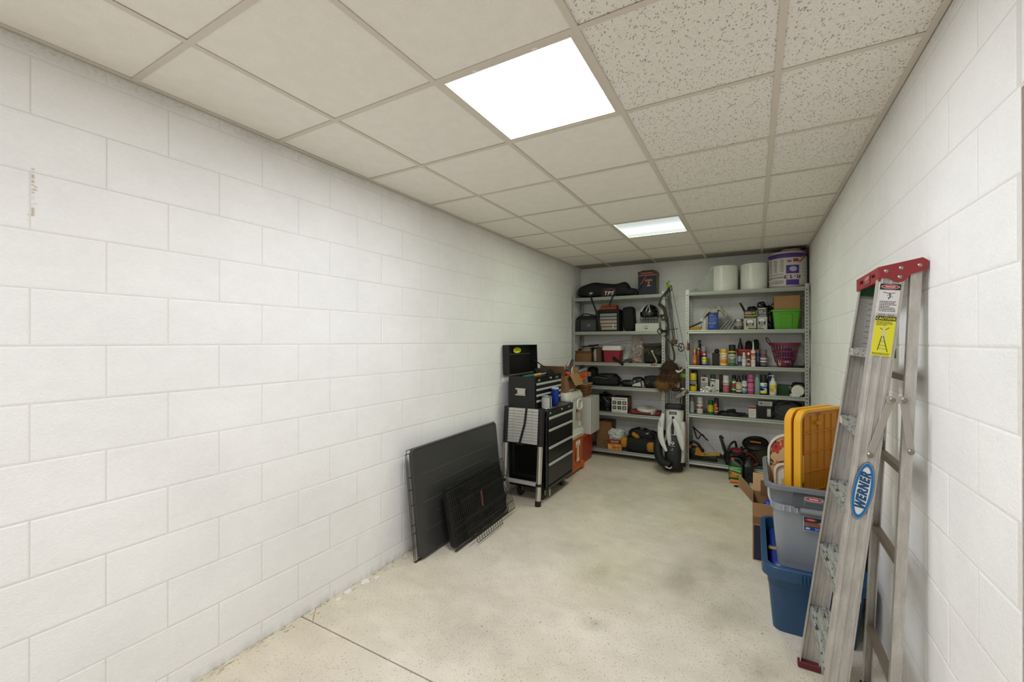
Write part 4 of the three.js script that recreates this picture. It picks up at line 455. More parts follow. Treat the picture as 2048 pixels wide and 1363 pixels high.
{ const t = thing('tin_box', 'dark blue box with red lid and large orange T, on the top shelf', 'box', [-1.2, l1, -5.78], .0); part('box', bx(.225, .255, .2, 0, .1275, 0, .006), M(0x141a2c, .45), t); part('lid', bx(.232, .055, .207, 0, .284, 0, .006), M(0x5a1a20, .45), t); part('lid_top', loft([ring(.21, .185, .02, .308), ring(.17, .15, .03, .326)], false, true), M(0x3a3c34, .5), t); part('lid_band', bx(.234, .006, .209, 0, .258, 0, .001), M(0xb7a88c, .5), t); part('print', sticker(.215, .24, cell(220, 250, '#151b2d', [['t', 'T', .6, .36, .47, '#e8e4da', 0, 'bold|serif', 1.1], ['t', 'T', .6, .36, .42, '#c2562a', 0, 'bold|serif', 1.1]]), 0, .125, .1003), PRINT, t); part('lid_print', sticker(.2, .03, cell(200, 30, '#5a1a20', [['t', 'SOUTHERN LEGENDS', .5, .5, .5, '#d8a8a0']]), 0, .286, .1039), PRINT, t); part('side_print', uvr(tf(new THREE.PlaneGeometry(.19, .23), .1128, .125, 0, 0, Math.PI / 2), C('#6a6658', ['f', (c, w, h) => { for (let k = 0; k < 160; k++) { c.fillStyle = ['#8a867a', '#4c4a40', '#a09a88', '#3a3832'][k % 4]; c.beginPath(); c.ellipse(rnd() * w, rnd() * h, rr(2, 9), rr(2, 5), rnd() * 6, 0, 7); c.fill(); } }])), PRINT, t);
  const b = thing('mini_bat', 'small red and blue bat leaning against the dark blue box', 'bat', [-1.29, l1, -5.655], 0); part('barrel', rod([.015, .14, -.005], [.085, .245, -.012], .011, 14, .013), M(0x8c4048, .4), b); part('handle', rod([-.05, .01, .005], [.015, .14, -.005], .007, 12, .011), M(0x1c2444, .4), b); part('knob', new THREE.SphereGeometry(.014, 14, 10).translate(-.056, .014, .005), M(0x1c2444, .4), b); }
{ const t = thing('lunch_cooler', 'grey soft-sided lunch cooler with black lid and orange mark', 'cooler bag', [-2.015, l2, -5.75], 0); part('body', loft([ring(.28, .19, .03, 0), ring(.295, .2, .035, .02), ring(.295, .2, .035, .15), ring(.28, .19, .03, .17)], true, true, .8), M(0x3a3c3e, .8), t); part('lid', loft([ring(.29, .195, .034, .165), ring(.295, .2, .034, .19), ring(.24, .15, .03, .225)], true, true, .8), NYB, t); part('front_pocket', bx(.21, .13, .012, .035, .08, .1, .006), M(0x424446, .8), t); part('mark', sticker(.07, .05, cell(70, 50, '#424446', [['p', '#b8604a', [[.1, .7], [.5, .2], [.9, .7], [.65, .6], [.5, .8], [.35, .6]]], ['r', .0, .8, .4, .1, '#8a5a50']]), .045, .09, .1065), PRINT, t); part('handle', tube([[-.1, .2, .03], [-.06, .245, .05], [.06, .235, .05], [.11, .2, .03]], .009, 24, 6), NYB, t); part('side_strap', bx(.025, .15, .008, -.09, .085, .1, .003), NYB, t);
  const u = thing('paper_bundle', 'pale folded papers behind the grey lunch cooler', 'paper', [-1.93, l2, -5.90], 0); part('bundle', [bxr(.19, .25, .03, 0, .125, 0, 0, 0, 0, .006), bxr(.17, .262, .02, .01, .131, .01, 0, 0, .02, .004)], M(0xa9a696, .8), u); }
{ const t = thing('tackle_bag', 'black tackle bag packed with clear trays under orange straps', 'bag', [-1.71, l2, -5.77], 0); part('frame', [bx(.03, .29, .2, .135, .145, 0, .012), bx(.03, .29, .2, -.14, .145, 0, .012), bx(.3, .02, .2, 0, .01, 0, .006), bx(.3, .05, .2, 0, .275, 0, .014), bx(.28, .27, .02, 0, .14, -.09, .006)], NYB, t);
  for (let k = 0; k < 5; k++) { const tr = part('tray', bx(.235, .04, .16, .0, .042 + k * .046, .015, .004), M(k < 3 ? 0xa39a8a : 0x8d8a84, .35), t); part('tray_edge', bx(.24, .008, .162, 0, .022 + k * .046, .015, .002), M(k < 3 ? 0x6a2a20 : 0x1a1c26, .5), tr); } part('latch', [bx(.012, .05, .006, .07, .07, .098, .002), bx(.012, .05, .006, .06, .03, .098, .002)].slice(0, 1), WHT, t); part('orange_strap', [bx(.23, .035, .15, -.01, .315, .01, .01)], M(0xa04422, .7), t); part('orange_strap', bx(.21, .03, .13, -.005, .348, .0, .01), M(0x96401f, .7), t); part('side_strap', beam([-.16, .27, .09], [-.11, .02, .11], .035, .008), NYB, t); }
{ const t = thing('carry_case', 'plain black soft case leaning beside the tackle bag', 'case', [-1.44, l2, -5.76], 0); part('case', tf(soft(.15, .32, .17, { e: .35, amp: .03, seg: 36, flat: .02 }), 0.01, .008, 0, 0, 0, .08), M(0x0c0c0d, .8), t); part('seam', tf(new THREE.TorusGeometry(.1, .003, 6, 30).scale(.62, 1.45, 1), 0, .16, .086, 0, 0, .08), M(0x1a1a1b, .7), t); }
{ const t = thing('carton', 'flat white box with grey print under the black helmet', 'box', [-1.188, l2, -5.71], 0); part('carton', bx(.295, .1, .17, 0, .05, 0, .002), M(0xbfbeb6, .7), t); part('print', sticker(.28, .09, cell(260, 84, '#c4c3ba', [['e', .47, .35, .1, .14, '#a8a79e'], ['r', .4, .6, .14, .14, '#55544f'], ['l', .33, .3, .06, 4, .13, '#8c8b84']]), 0, .05, .0853), PRINT, t);
  const h = thing('helmet', 'black batting helmet with white vents and wire face cage, sitting on the white box', 'helmet', [-1.175, l2 + .1, -5.73], 0); const sh = new THREE.SphereGeometry(.115, 36, 26, 0, Math.PI * 2, 0, 1.95).scale(1.05, 1, 1.1); part('shell', sh.translate(0, .13, 0), M(0x0d0d0e, .18, 0, { clearcoat: .6 }), h);
  for (const [a, b] of [[-.75, .3], [-.6, .32], [-.9, .28], [-.02, .3], [.08, .3]]) { const P = []; for (let k = 0; k < 6; k++) { const th = .5 + k * .18, ph = a + .1 * k * Math.sign(a || .1) * .3; P.push([.1225 * Math.sin(th) * Math.sin(ph), .13 + .117 * Math.cos(th), .1285 * Math.sin(th) * Math.cos(ph)]); } part('vent_stripe', tube(P, .006, 16, 6), M(0xbdbcb6, .4), h); }
  for (let k = -3; k < 4; k++) part('cage_bar', rod([k * .033, .004, .07 - Math.abs(k) * .01], [k * .036, .09, .1 - Math.abs(k) * .012], .0032, 6), BLK, h); part('cage_bar', tube([[-.11, .045, .04], [-.06, .045, .085], [0, .045, .095], [.06, .045, .085], [.11, .045, .04]], .0032, 24, 6), BLK, h); part('visor', bxr(.16, .012, .06, .05, .09, .1, .2, .4, -.1, .005), M(0x101011, .25), h); }
// third shelf
{ const t = thing('carton', 'open low brown cardboard box at the left end of its shelf', 'box', [-2.06, l3, -5.74], 0); const w = .215, h = .125, d = .15; part('side', [bx(w, h, .004, 0, h / 2, d / 2, .001), bx(w, h, .004, 0, h / 2, -d / 2, .001), bx(.004, h, d, -w / 2, h / 2, 0, .001), bx(.004, h, d, w / 2, h / 2, 0, .001), bx(w, .004, d, 0, .003, 0, .001)], M(0x7c5a36, .85), t); part('flap', bxr(w, .003, .06, 0, h + .012, d / 2 + .022, -.55, 0, 0, .001), M(0x8e6a42, .85), t); part('flap', bxr(.07, .003, d, -w / 2 + .02, h + .025, 0, 0, 0, .9, .001), KRAFTD, t); part('packing', soft(.12, .07, .1, { e: .7, amp: .3, s: 6, seg: 22 }).translate(.03, .085, 0), M(0xa8a597, .85), t); part('print', sticker(.12, .06, C('#7c5a36', ['l', .05, .2, .9, 4, .18, '#5a3e22']), -.02, .055, d / 2 + .0024), PRINT, t); }
{ const t = thing('carton', 'tall dark brown box turned with its open side out, left of the red cooler', 'box', [-1.885, l3, -5.74], 0); const w = .14, h = .2, d = .15; part('side', [bx(w, .004, d, 0, h - .002, 0, .001), bx(.004, h, d, -w / 2, h / 2, 0, .001), bx(.004, h, d, w / 2, h / 2, 0, .001), bx(w, h, .004, 0, h / 2, -d / 2, .001), bx(w, .004, d, 0, .003, 0, .001)], M(0x6a4a2e, .85), t); part('flap', bxr(.045, h - .02, .004, .045, h / 2, d / 2 + .002, 0, 0, 0, .001), M(0x5a3c28, .85), t); part('packing', soft(.05, .17, .05, { e: .8, amp: .3, s: 9, seg: 22 }).translate(-.01, .01, .04), M(0x9a978e, .85), t); }
{ const t = thing('fishing_rod', 'two thin dark fishing rods lying across the boxes and red cooler', 'fishing rod', [-1.7, l3 + .2, -5.84], 0); part('blank', rod([-.42, .005, 0], [.3, .105, -.02], .003, 6, .0018), BLK, t); part('second_blank', rod([-.36, .012, .01], [.28, .06, -.0], .003, 6, .0018), BLK, t); part('reel', soft(.09, .03, .05, { e: .6, amp: .1, seg: 18 }).translate(-.3, .006, 0), M(0x2c1a14, .5), t); part('grip', rod([-.44, .003, 0], [-.2, .036, -.004], .009, 8), M(0x1e1512, .7), t); }
{ const t = thing('drinks_cooler', 'small red cooler with white lid on the left shelving unit', 'cooler', [-1.66, l3, -5.745], 0); part('tub', loft([ring(.215, .165, .02, 0), ring(.235, .18, .022, .16), ring(.24, .184, .022, .165)], true, true, .8), M(0x8c2230, .5), t); part('lid', loft([ring(.255, .2, .024, .163), ring(.262, .205, .026, .17), ring(.262, .205, .026, .195), ring(.24, .185, .03, .222)], true, true, .8), M(0xcfcdc2, .5), t); }
{ const t = thing('flashlight', 'black flashlight lying across the shelf edge in front of the red cooler', 'flashlight', [-1.545, l3, -5.61], 0); part('barrel', rod([-.07, .055, -.03], [.055, -.012, .045], .0165, 14), M(0x0d0d0e, .45), t); part('head', rod([-.085, .063, -.04], [-.06, .05, -.025], .02, 14), M(0x101011, .4), t); part('ring', rod([.05, -.0095, .042], [.062, -.016, .049], .0175, 14), M(0x171718, .35), t); }
{ const t = thing('hand_tool', 'grey and black hand tool lying behind the black flashlight', 'tool', [-1.48, l3, -5.70], 0); part('body', [bxr(.1, .035, .04, 0, .028, 0, 0, .2, .25, .008), bxr(.05, .05, .045, .055, .03, 0, 0, .2, .2, .01)], M(0x2a2a2a, .45), t); part('collar', rod([-.05, .02, .01], [-.02, .03, .005], .02, 14), M(0x6e6e68, .35, .7), t); }
{ const t = thing('plastic_sheeting', 'tall bunched clear plastic bag standing on the left shelving unit', 'plastic', [-1.345, l3, -5.75], 0); const g = new THREE.CylinderGeometry(1, 1, 1, 44, 34, true), p = g.attributes.position; for (let i = 0; i < p.count; i++) { const y = p.getY(i) + .5, a = Math.atan2(p.getX(i), p.getZ(i)); const r = (.1 - .045 * y) * (1 + .28 * nz(a * 2.2, y * 6, 2) + .2 * nz(a * 5, y * 13, 7)); p.setXYZ(i, Math.sin(a) * r + .02 * nz(0, y * 4, 3), y * .375, Math.cos(a) * r * .8); } g.computeVertexNormals(); part('sheet', toCreasedNormals(g.toNonIndexed(), .5), M(0xe4dcd6, .14, 0, { transmission: .84, thickness: 0, ior: 1.5 }), t); part('contents', soft(.16, .08, .12, { e: .7, amp: .25, s: 8, seg: 24 }), M(0xb07a62, .6), t); }
{ const t = thing('camo_backpack', 'dark camouflage pack at the right end of the third shelf', 'pack', [-1.125, l3, -5.76], 0); part('body', soft(.25, .225, .2, { e: .5, amp: .08, s: 13, seg: 36, flat: .1 }), CAMO, t); part('lid', bxr(.26, .05, .19, 0, .235, 0, 0, 0, .03, .02), CAMO, t); part('pocket', soft(.2, .1, .05, { e: .5, amp: .08, s: 2, seg: 24, flat: .1 }).translate(0, .015, .1), M(0x18160f, .8), t); part('strap', beam([-.03, .2, .11], [-.01, .02, .125], .025, .006), M(0x24221a, .8), t); }
{ const t = thing('antler', 'curved bone coloured antler handle hanging over the shelf edge', 'antler', [-1.09, l3, -5.615], 0); part('antler', tube([[-.035, .16, -.01], [-.02, .12, .0], [.01, .07, .015], [.025, .03, .02], [.015, -.0, .024], [-.015, .0, .02]], .011, 30, 8), M(0x9a8a74, .55), t); part('tip', soft(.09, .03, .03, { e: .8, amp: .2, seg: 18 }).translate(-.01, -.028, .022), M(0x857360, .6), t); part('wrap', rod([-.038, .168, -.012], [-.03, .145, -.006], .013, 10), M(0xb0aca0, .6), t); }
// fourth shelf
{ const t = thing('gear_bag', 'long low black gear bag with grey piping on the fourth shelf', 'bag', [-1.77, l4, -5.76], 0); part('bag', soft(.4, .14, .22, { e: .5, amp: .14, f: 2.4, s: 31, seg: 44, flat: .15 }), NYB, t); part('flap', soft(.26, .06, .2, { e: .6, amp: .2, s: 3, seg: 28 }).translate(.03, .1, .01), M(0x141416, .6), t); part('piping', tube([[-.16, .1, .1], [-.08, .115, .115], [.02, .1, .118], [.1, .105, .1], [.15, .09, .09]], .0035, 40, 6), M(0x77787a, .4), t); part('pouch', soft(.14, .24, .12, { e: .6, amp: .18, s: 17, seg: 26 }).translate(-.2, .0, -.05), NYB, t); part('buckle', bxr(.03, .012, .02, .08, .12, .1, .4, 0, 0, .004), M(0x8a8a88, .3, .6), t); }
{ const t = thing('shoe', 'black ski boot style shoe with white heel panel lying on its side', 'shoe', [-1.385, l4, -5.73], 0); part('upper', soft(.2, .085, .13, { e: .6, amp: .08, s: 6, seg: 32, flat: .15 }).translate(-.06, 0, 0), M(0x121214, .4), t); part('cuff', tf(soft(.15, .13, .12, { e: .6, amp: .06, s: 2, seg: 28 }), .07, 0, 0, 0, 0, .1), M(0x131315, .4), t); part('white_panel', ext([[0, 0], [.12, 0], [.11, .058], [.02, .03]], .012, .003).translate(-.005, .012, .055), M(0xc9c8c0, .45), t); part('heel_strap', bxr(.012, .085, .1, .13, .045, .02, 0, 0, .12, .004), M(0xa9a9a2, .45), t); part('heel', bxr(.03, .08, .11, .15, .043, .015, 0, 0, .12, .008), M(0xb6b5ac, .45), t); for (let k = 0; k < 3; k++) part('buckle', tube([[-.1 + k * .05, .05 + .012 * k, .05], [-.095 + k * .05, .075 + .012 * k, .035], [-.1 + k * .05, .085 + .014 * k, .0]], .005, 12, 6), M(0x4a4a4c, .3, .5), t); part('logo', sticker(.04, .05, cell(40, 50, '#0c0c0d', [['t', 'X', .5, .5, .6, '#c8c8c4', 20]]), .03, .075, .062, -.2), PRINT, t); }
{ const t = thing('gear_bag', 'black pouch with dark red top at the right end of the fourth shelf', 'bag', [-1.13, l4, -5.73], 0); part('bag', soft(.23, .15, .2, { e: .5, amp: .12, s: 41, seg: 34, flat: .15 }), NYB, t); part('top_panel', soft(.18, .03, .14, { e: .6, amp: .15, s: 4, seg: 22 }).translate(.02, .125, .01), M(0x34141a, .7), t); part('zip_pull', bxr(.01, .03, .006, -.04, .08, .1, .2, 0, .3, .002), M(0x8f8f8c, .3, .6), t); part('mark', sticker(.03, .04, cell(40, 50, '#09090a', [['s', '#9a9a98', .08, [[.2, .2], [.5, .6], [.8, .9]]]]), -.06, .07, .101, -.1), PRINT, t); }
// fifth shelf
{ const t = thing('bin_bag', 'black bin bag bundle left of the box printed with six pictures', 'bag', [-1.77, l5, -5.78], 0); part('bag', soft(.2, .225, .2, { e: .6, amp: .2, f: 3, s: 51, seg: 40 }), M(0x0c0c0e, .35), t); part('knot', soft(.07, .05, .06, { e: .8, amp: .3, s: 3, seg: 18 }).translate(.0, .205, .02), M(0x0c0c0e, .35), t); }
{ const t = thing('picture_carton', 'white box printed with six small pictures and a bold heading', 'box', [-1.545, l5, -5.735], .02); part('carton', bx(.21, .205, .22, 0, .1025, 0, .002), M(0x5c3226, .6), t); part('front_print', sticker(.208, .2, cell(220, 210, '#d2cfc6', [['t', 'Tool Collection', .52, .12, .1, '#1a1a1a'], ...[0, 1, 2, 3, 4, 5].map((k) => ['r', .06 + (k % 3) * .31, .24 + Math.floor(k / 3) * .32, .24, .22, '#2f302c']), ...[0, 1, 2, 3, 4, 5].map((k) => ['e', .18 + (k % 3) * .31, .35 + Math.floor(k / 3) * .32, .07, .06, ['#9a968a', '#6e7a5a', '#b8b4a8'][k % 3]]), ...[0, 1, 2, 3, 4, 5].map((k) => ['l', .06 + (k % 3) * .31, .475 + Math.floor(k / 3) * .32, .24, 1, .04, '#555']), ['l', .06, .92, .6, 1, .06, '#333']]), 0, .1025, .1104), PRINT, t); part('side_print', uvr(tf(new THREE.PlaneGeometry(.21, .2), .1056, .1025, 0, 0, Math.PI / 2), C('#643528', ['r', .1, .3, .35, .35, '#8a4a30'], ['r', .1, .7, .3, .15, '#171310'], ['r', .5, .45, .4, .3, '#2a1812'], ['l', .1, .1, .8, 3, .05, '#a06a50'])), PRINT, t); part('top_flap', bx(.208, .003, .215, 0, .207, 0, .001), M(0x1a1814, .6), t); }
{ const t = thing('folded_cloth', 'folded red cloth lying flat under the white frisbee', 'cloth', [-1.215, l5, -5.74], 0); part('cloth', soft(.41, .045, .24, { e: .35, amp: .06, f: 3, s: 5, seg: 40 }), M(0x8e2e2a, .85), t); part('underlay', soft(.38, .014, .26, { e: .3, amp: .05, seg: 28 }).translate(.01, -.001, .01), M(0x2c2a28, .85), t); part('tag', bxr(.05, .03, .003, .1, .03, .118, -.3, .1, .1, .001), M(0xb8b6b0, .7), t);
  const f = thing('frisbee', 'white flying disc resting on the folded red cloth', 'frisbee', [-1.215, l5 + .042, -5.735], 0); part('disc', tf(lathe([[0, .036], [.08, .036], [.112, .03], [.128, .012], [.126, 0], [.12, .002], [.106, .024], [.078, .03], [0, .03]], 40), 0, .006, 0, .1, 0, -.05), M(0xcfccc2, .4), f); part('print', uvr(tf(new THREE.CircleGeometry(.078, 32), 0, .0426, 0, -Math.PI / 2 + .1, -.05), C('#b9b2a8', ['l', .2, .2, .6, 12, .05, '#8a6a62'])), PRINT, f); }
// bottom shelf
{ const t = thing('carton', 'tall plain brown cardboard box at the left of the bottom shelf', 'box', [-1.77, l6, -5.78], .0); part('carton', bx(.2, .35, .22, 0, .175, 0, .002), M(0x7d5a36, .85), t); part('tape', bx(.04, .0012, .215, 0, .3507, 0, 0), M(0x8f7046, .5), t); part('print', sticker(.12, .08, C('#7d5a36', ['l', .1, .1, .8, 3, .2, '#4c3620'], ['r', .1, .75, .3, .12, '#3c2a18']), .03, .08, .1104), PRINT, t); }
{ const t = thing('snack_carton', 'orange and dark red snack box under the white plastic bag', 'box', [-1.61, l6, -5.685], .1); part('carton', bx(.185, .13, .14, 0, .065, 0, .002), M(0xa0522a, .6), t); part('print', sticker(.182, .127, cell(190, 130, '#c8853c', [['r', 0, 0, 1, .42, '#6a1a1c'], ['t', 'SNACK BARS', .5, .16, .15, '#e8d8b0'], ['l', .2, .28, .6, 1, .1, '#e0c8a0'], ['p', '#dd9a48', [[0, .5], [1, .42], [1, 1], [0, 1]]], ['t', 'CARAMEL', .35, .55, .1, '#4a1c10'], ['e', .45, .78, .16, .14, '#a85c22'], ['e', .75, .75, .14, .16, '#b86a2a']]), 0, .065, .0704), PRINT, t);
  const u = thing('plastic_bag', 'white plastic shopping bag bunched on the orange snack box', 'bag', [-1.6, l6 + .13, -5.69], 0); part('bag', toCreasedNormals(soft(.2, .135, .14, { e: .75, amp: .25, f: 2.6, s: 61, seg: 38 }).toNonIndexed(), .5), M(0xd0d1cc, .35, 0, { transmission: .15, thickness: 0 }), u); part('print', tf(sticker(.05, .035, cell(60, 40, '#d0d1cc', [['s', '#333', .1, [[.1, .6], [.3, .3], [.5, .6], [.7, .4], [.9, .6]]]])), .035, .045, .076, -.1, .3, -.3), PRINT, u); }
{ const t = thing('duffel_bag', 'black and yellow duffel bag slumped on the bottom shelf', 'bag', [-1.285, l6, -5.70], 0); const YE = M(0xb07c1c, .7); part('body', soft(.46, .2, .27, { e: .65, amp: .07, f: 2, s: 71, seg: 48, flat: .2 }), M(0x141415, .75), t); part('top', soft(.36, .2, .2, { e: .75, amp: .16, f: 2.4, s: 75, seg: 40 }).translate(.02, .095, -.03), NYB, t); part('yellow_corner', soft(.1, .13, .15, { e: .7, amp: .05, seg: 24 }).translate(-.19, .055, .065), YE, t); part('yellow_corner', soft(.13, .125, .14, { e: .7, amp: .05, seg: 24 }).translate(.155, .035, .075), YE, t); part('yellow_strap', tf(soft(.11, .05, .07, { e: .7, amp: .12, seg: 22 }), -.06, .2, .07, .3, 0, -.6), YE, t); part('yellow_strap', tf(soft(.08, .06, .05, { e: .7, amp: .12, seg: 22 }), .02, .24, .0, .1, 0, .5), M(0x9a5f1c, .7), t); part('handle', tube([[-.14, .2, .08], [-.08, .255, .07], [.0, .24, .08], [.04, .2, .09]], .011, 28, 7), NYB, t); part('handle', tube([[.02, .2, .07], [.1, .26, .04], [.18, .24, .03], [.2, .17, .05]], .012, 28, 7), NYB, t); part('tag', bxr(.035, .016, .004, .1, .255, .075, -.4, 0, .4, .001), M(0x9a9a98, .4), t); }

// ================= between the shelving units =================
{ const t = thing('golf_bag', 'white and black golf bag with padded straps leaning between the two shelving units', 'golf bag', [-.835, .012, -5.375], .0); t.rotation.x = -.2; t.scale.y = .96; const WH = M(0xcfcfcb, .55), DK = M(0x0e0e10, .55);
  const er = (a, b, y, x = 0, z = 0) => ring(a, b, Math.min(a, b) * .42, y, 5, x, z);
  part('body', loft([er(.19, .19, 0), er(.2, .2, .02), er(.2, .2, .3), er(.19, .19, .55), er(.205, .2, .7), er(.2, .195, .74)], true, true, .8), WH, t);
  part('base', loft([er(.205, .2, 0), er(.22, .215, .02), er(.215, .21, .09), er(.2, .2, .1)], true, true, .8), DK, t);
  const pk = part('ball_pocket', soft(.185, .4, .11, { e: .7, amp: .02, seg: 36, flat: .05 }).translate(.01, .02, .1), DK, t); part('emblem', sticker(.085, .16, cell(90, 170, '#09090a', [['p', '#cfd0ce', [[.3, .06], [.7, .06], [.7, .2], [.5, .3], [.3, .2]]], ['p', '#0e0e10', [[.38, .1], [.62, .1], [.5, .24]]], ['r', .2, .36, .6, .03, '#c8c8c8'], ['e', .5, .62, .25, .14, '#2b2c30'], ['p', '#8d8e90', [[.3, .7], [.55, .5], [.5, .72]]], ['r', .2, .9, .6, .02, '#55565a']]), .012, .27, .157), PRINT, pk);
  part('collar', loft([er(.21, .205, .735), er(.225, .215, .75), er(.225, .215, .8), er(.19, .18, .81), er(.17, .16, .78)], false, true, .8), DK, t); part('collar_front', soft(.2, .07, .06, { e: .6, seg: 22 }).translate(0, .735, .085), DK, t);
  part('badge', sticker(.085, .035, cell(90, 36, '#0f0f11', [['r', .04, .1, .92, .8, '#8a2a30'], ['r', .07, .18, .86, .64, '#121214'], ['t', 'Titleist', .5, .5, .5, '#d8d8d6', 0, 'italic bold|serif']]), -.005, .69, .1025), PRINT, t);
  part('front_seam', bx(.028, .22, .012, -.002, .54, .1, .004), DK, t); part('side_pocket', soft(.075, .5, .15, { e: .6, amp: .03, seg: 30 }).translate(.1, .1, .02), M(0xc4c4c0, .6), t); part('side_pocket', soft(.07, .34, .13, { e: .6, amp: .03, seg: 30 }).translate(-.1, .04, .03), M(0x9c9a98, .6), t); part('red_piping', tube([[.14, .62, .06], [.15, .45, .08], [.148, .25, .08]], .004, 20, 5), M(0x8c2430, .5), t);
  const crescent = (P, w) => { const c = new THREE.CatmullRomCurve3(P.map(v3)), n = 14, R = []; for (let i = 0; i <= n; i++) { const p = c.getPoint(i / n), k = w * Math.pow(Math.sin(Math.PI * (.12 + .8 * i / n)), .6), d = c.getTangent(i / n); const sx = -d.y, sy = d.x, L = Math.hypot(sx, sy) || 1; R.push([...Array(10)].map((_, j) => { const a = j / 10 * 6.283; return [p.x + sx / L * Math.cos(a) * k, p.y + sy / L * Math.cos(a) * k, p.z + Math.sin(a) * .016]; })); } return loft(R, true, true, .9); };
  const s1_ = part('padded_strap', crescent([[-.115, .68, .1], [-.135, .52, .13], [-.12, .36, .15], [-.055, .22, .16]], .034), WH, t); part('strap_print', sticker(.03, .16, cell(40, 160, '#cfcfcb', [['t', 'Titleist', .5, .5, .14, '#202226', 80, 'italic bold|serif', 1.6]]), -.134, .52, .1475), PRINT, s1_);
  part('padded_strap', crescent([[.01, .62, .115], [.06, .5, .145], [.1, .36, .14], [.12, .25, .12]], .036), WH, t); part('padded_strap', crescent([[-.02, .6, .11], [-.045, .48, .13], [-.03, .36, .15], [-.02, .28, .14]], .026), M(0xbfbfbb, .6), t);
  part('rain_hood', tube([[-.13, .42, .06], [-.165, .25, .09], [-.15, .12, .13], [-.09, .03, .17], [.0, .0, .19]].map(([x, y, z]) => [x, y + .055, z]), .05, 36, 12).scale(1, 1, 1), M(0x111114, .7), t); part('hood_edge', tube([[-.05, .045, .23], [.0, .03, .235], [.02, .05, .23]], .008, 12, 6), M(0xb8b6b0, .5), t);
  const club = (x, z, h, m, kind) => { const c = part('club', rod([x * .8, .6, z * .8], [x, h, z], .005, 8), M(0x8f9092, .3, .9), t, kind); const g = kind.includes('iron') ? tf(ext([[-.01, -.02], [.06, -.014], [.075, .04], [.05, .05], [-.01, .01]], .012, .003), x, h - .004, z, .2, .4, .1) : tf(soft(.1, .05, .08, { e: .8, amp: .03, seg: 22 }), x + .025, h - .006, z); part('club_head', g, m, c); };
  club(.045, .02, .93, M(0xb8b2aa, .25, .9), 'iron with bright face'); club(.01, .05, .9, M(0xa8a49e, .25, .9), 'iron lower in the bag'); club(.075, -.02, .955, M(0x77706a, .3, .7), 'driver with grey head'); club(-.03, -.03, .98, M(0x5a5650, .35, .8), 'wood hidden under the fur hat'); club(.05, -.05, .99, M(0x9c968e, .3, .8), 'hybrid with rounded head'); club(-.055, .04, 1.0, M(0x4c4844, .35, .8), 'wood below the fur hat');
}
{ // furry horned head cover
  const t = thing('fur_hat', 'brown furry hat with white horns, perched on the golf clubs', 'hat', [-.895, .945, -5.52], 0); const cmap = (y) => y > .2 ? [.035, .016, .008] : y > .1 ? [.07, .032, .012] : [.2, .1, .035];
  const shapes = [[.0, .23, .0, .1, .1, .1], [-.07, .06, .03, .085, .09, .08], [.04, .14, .04, .085, .1, .09], [-.04, .15, .03, .07, .08, .07]]; const FURM = new THREE.MeshStandardMaterial({ vertexColors: true, roughness: .95 });
  const tint = (g, k = 1) => { const p = g.attributes.position, c = new Float32Array(p.count * 3); for (let i = 0; i < p.count; i++) { const q = cmap(p.getY(i) + .03 * nz(p.getX(i) * 30, p.getY(i) * 30, 2)); for (let j = 0; j < 3; j++) c[i * 3 + j] = q[j] * k; } g.setAttribute('color', new THREE.BufferAttribute(c, 3)); return g; };
  const bodies = shapes.map(([x, y, z, a, b, c]) => clean(new THREE.SphereGeometry(1, 26, 18)).scale(a, b, c).translate(x, y + .02, z)); part('hat', tint(mergeGeometries(bodies)), FURM, t);
  const hairs = []; for (const [x, y, z, a, b, c] of shapes) for (let k = 0; k < 520; k++) { const u = rr(-1, 1), ph = rr(0, 6.283), s = Math.sqrt(1 - u * u), n = [s * Math.cos(ph), u, s * Math.sin(ph)], L = rr(.018, .036); const p0 = [x + n[0] * a * .96, y + .02 + n[1] * b * .96, z + n[2] * c * .96]; const g = clean(rod(p0, [p0[0] + (n[0] + rr(-.6, .6)) * L, p0[1] + (n[1] + rr(-1, .2)) * L, p0[2] + (n[2] + rr(-.6, .6)) * L], .003, 3, .0003)); hairs.push(g); }
  const f = part('fur', tint(mergeGeometries(hairs), 1.25), FURM, t); f.userData.kind = 'stuff';
  const horn = (P) => { const c = new THREE.CatmullRomCurve3(P.map(v3)), g = new THREE.TubeGeometry(c, 18, 1, 10), p = g.attributes.position; for (let i = 0; i < p.count; i++) { const k = Math.floor(i / 11) / 18, q = c.getPoint(k), r = .021 * (1 - k * .93); p.setXYZ(i, q.x + (p.getX(i) - q.x) * r, q.y + (p.getY(i) - q.y) * r, q.z + (p.getZ(i) - q.z) * r); } g.computeVertexNormals(); return g; };
  part('horn', horn([[.07, .235, .05], [.11, .228, .07], [.145, .245, .08], [.165, .275, .08]]), M(0xd3cdc0, .45), t); part('horn', horn([[-.07, .235, -.05], [-.1, .24, -.075], [-.11, .26, -.085], [-.105, .285, -.085]]), M(0xcfc8bb, .45), t);
}
{ const t = thing('wooden_stake', 'weathered wooden board standing behind the golf bag with a lime green tag', 'board', [-.766, 0, -5.66], 0); part('board', [bx(.03, 1.22, .022, -.019, .61, 0, .002), bx(.032, 1.2, .022, .017, .6, 0, .002)].slice(0, 1), M(0x5c5142, .85), t); part('board', bx(.032, 1.2, .022, .017, .6, 0, .002), M(0x4e4538, .85), t); part('tag', sticker(.062, .046, cell(70, 50, '#74c42a', [['t', 'tag', .45, .5, .36, '#2a6a1c', -4], ['l', .1, .8, .6, 1, .1, '#4a8a24']]), .002, 1.115, .0125), PRINT, t); }
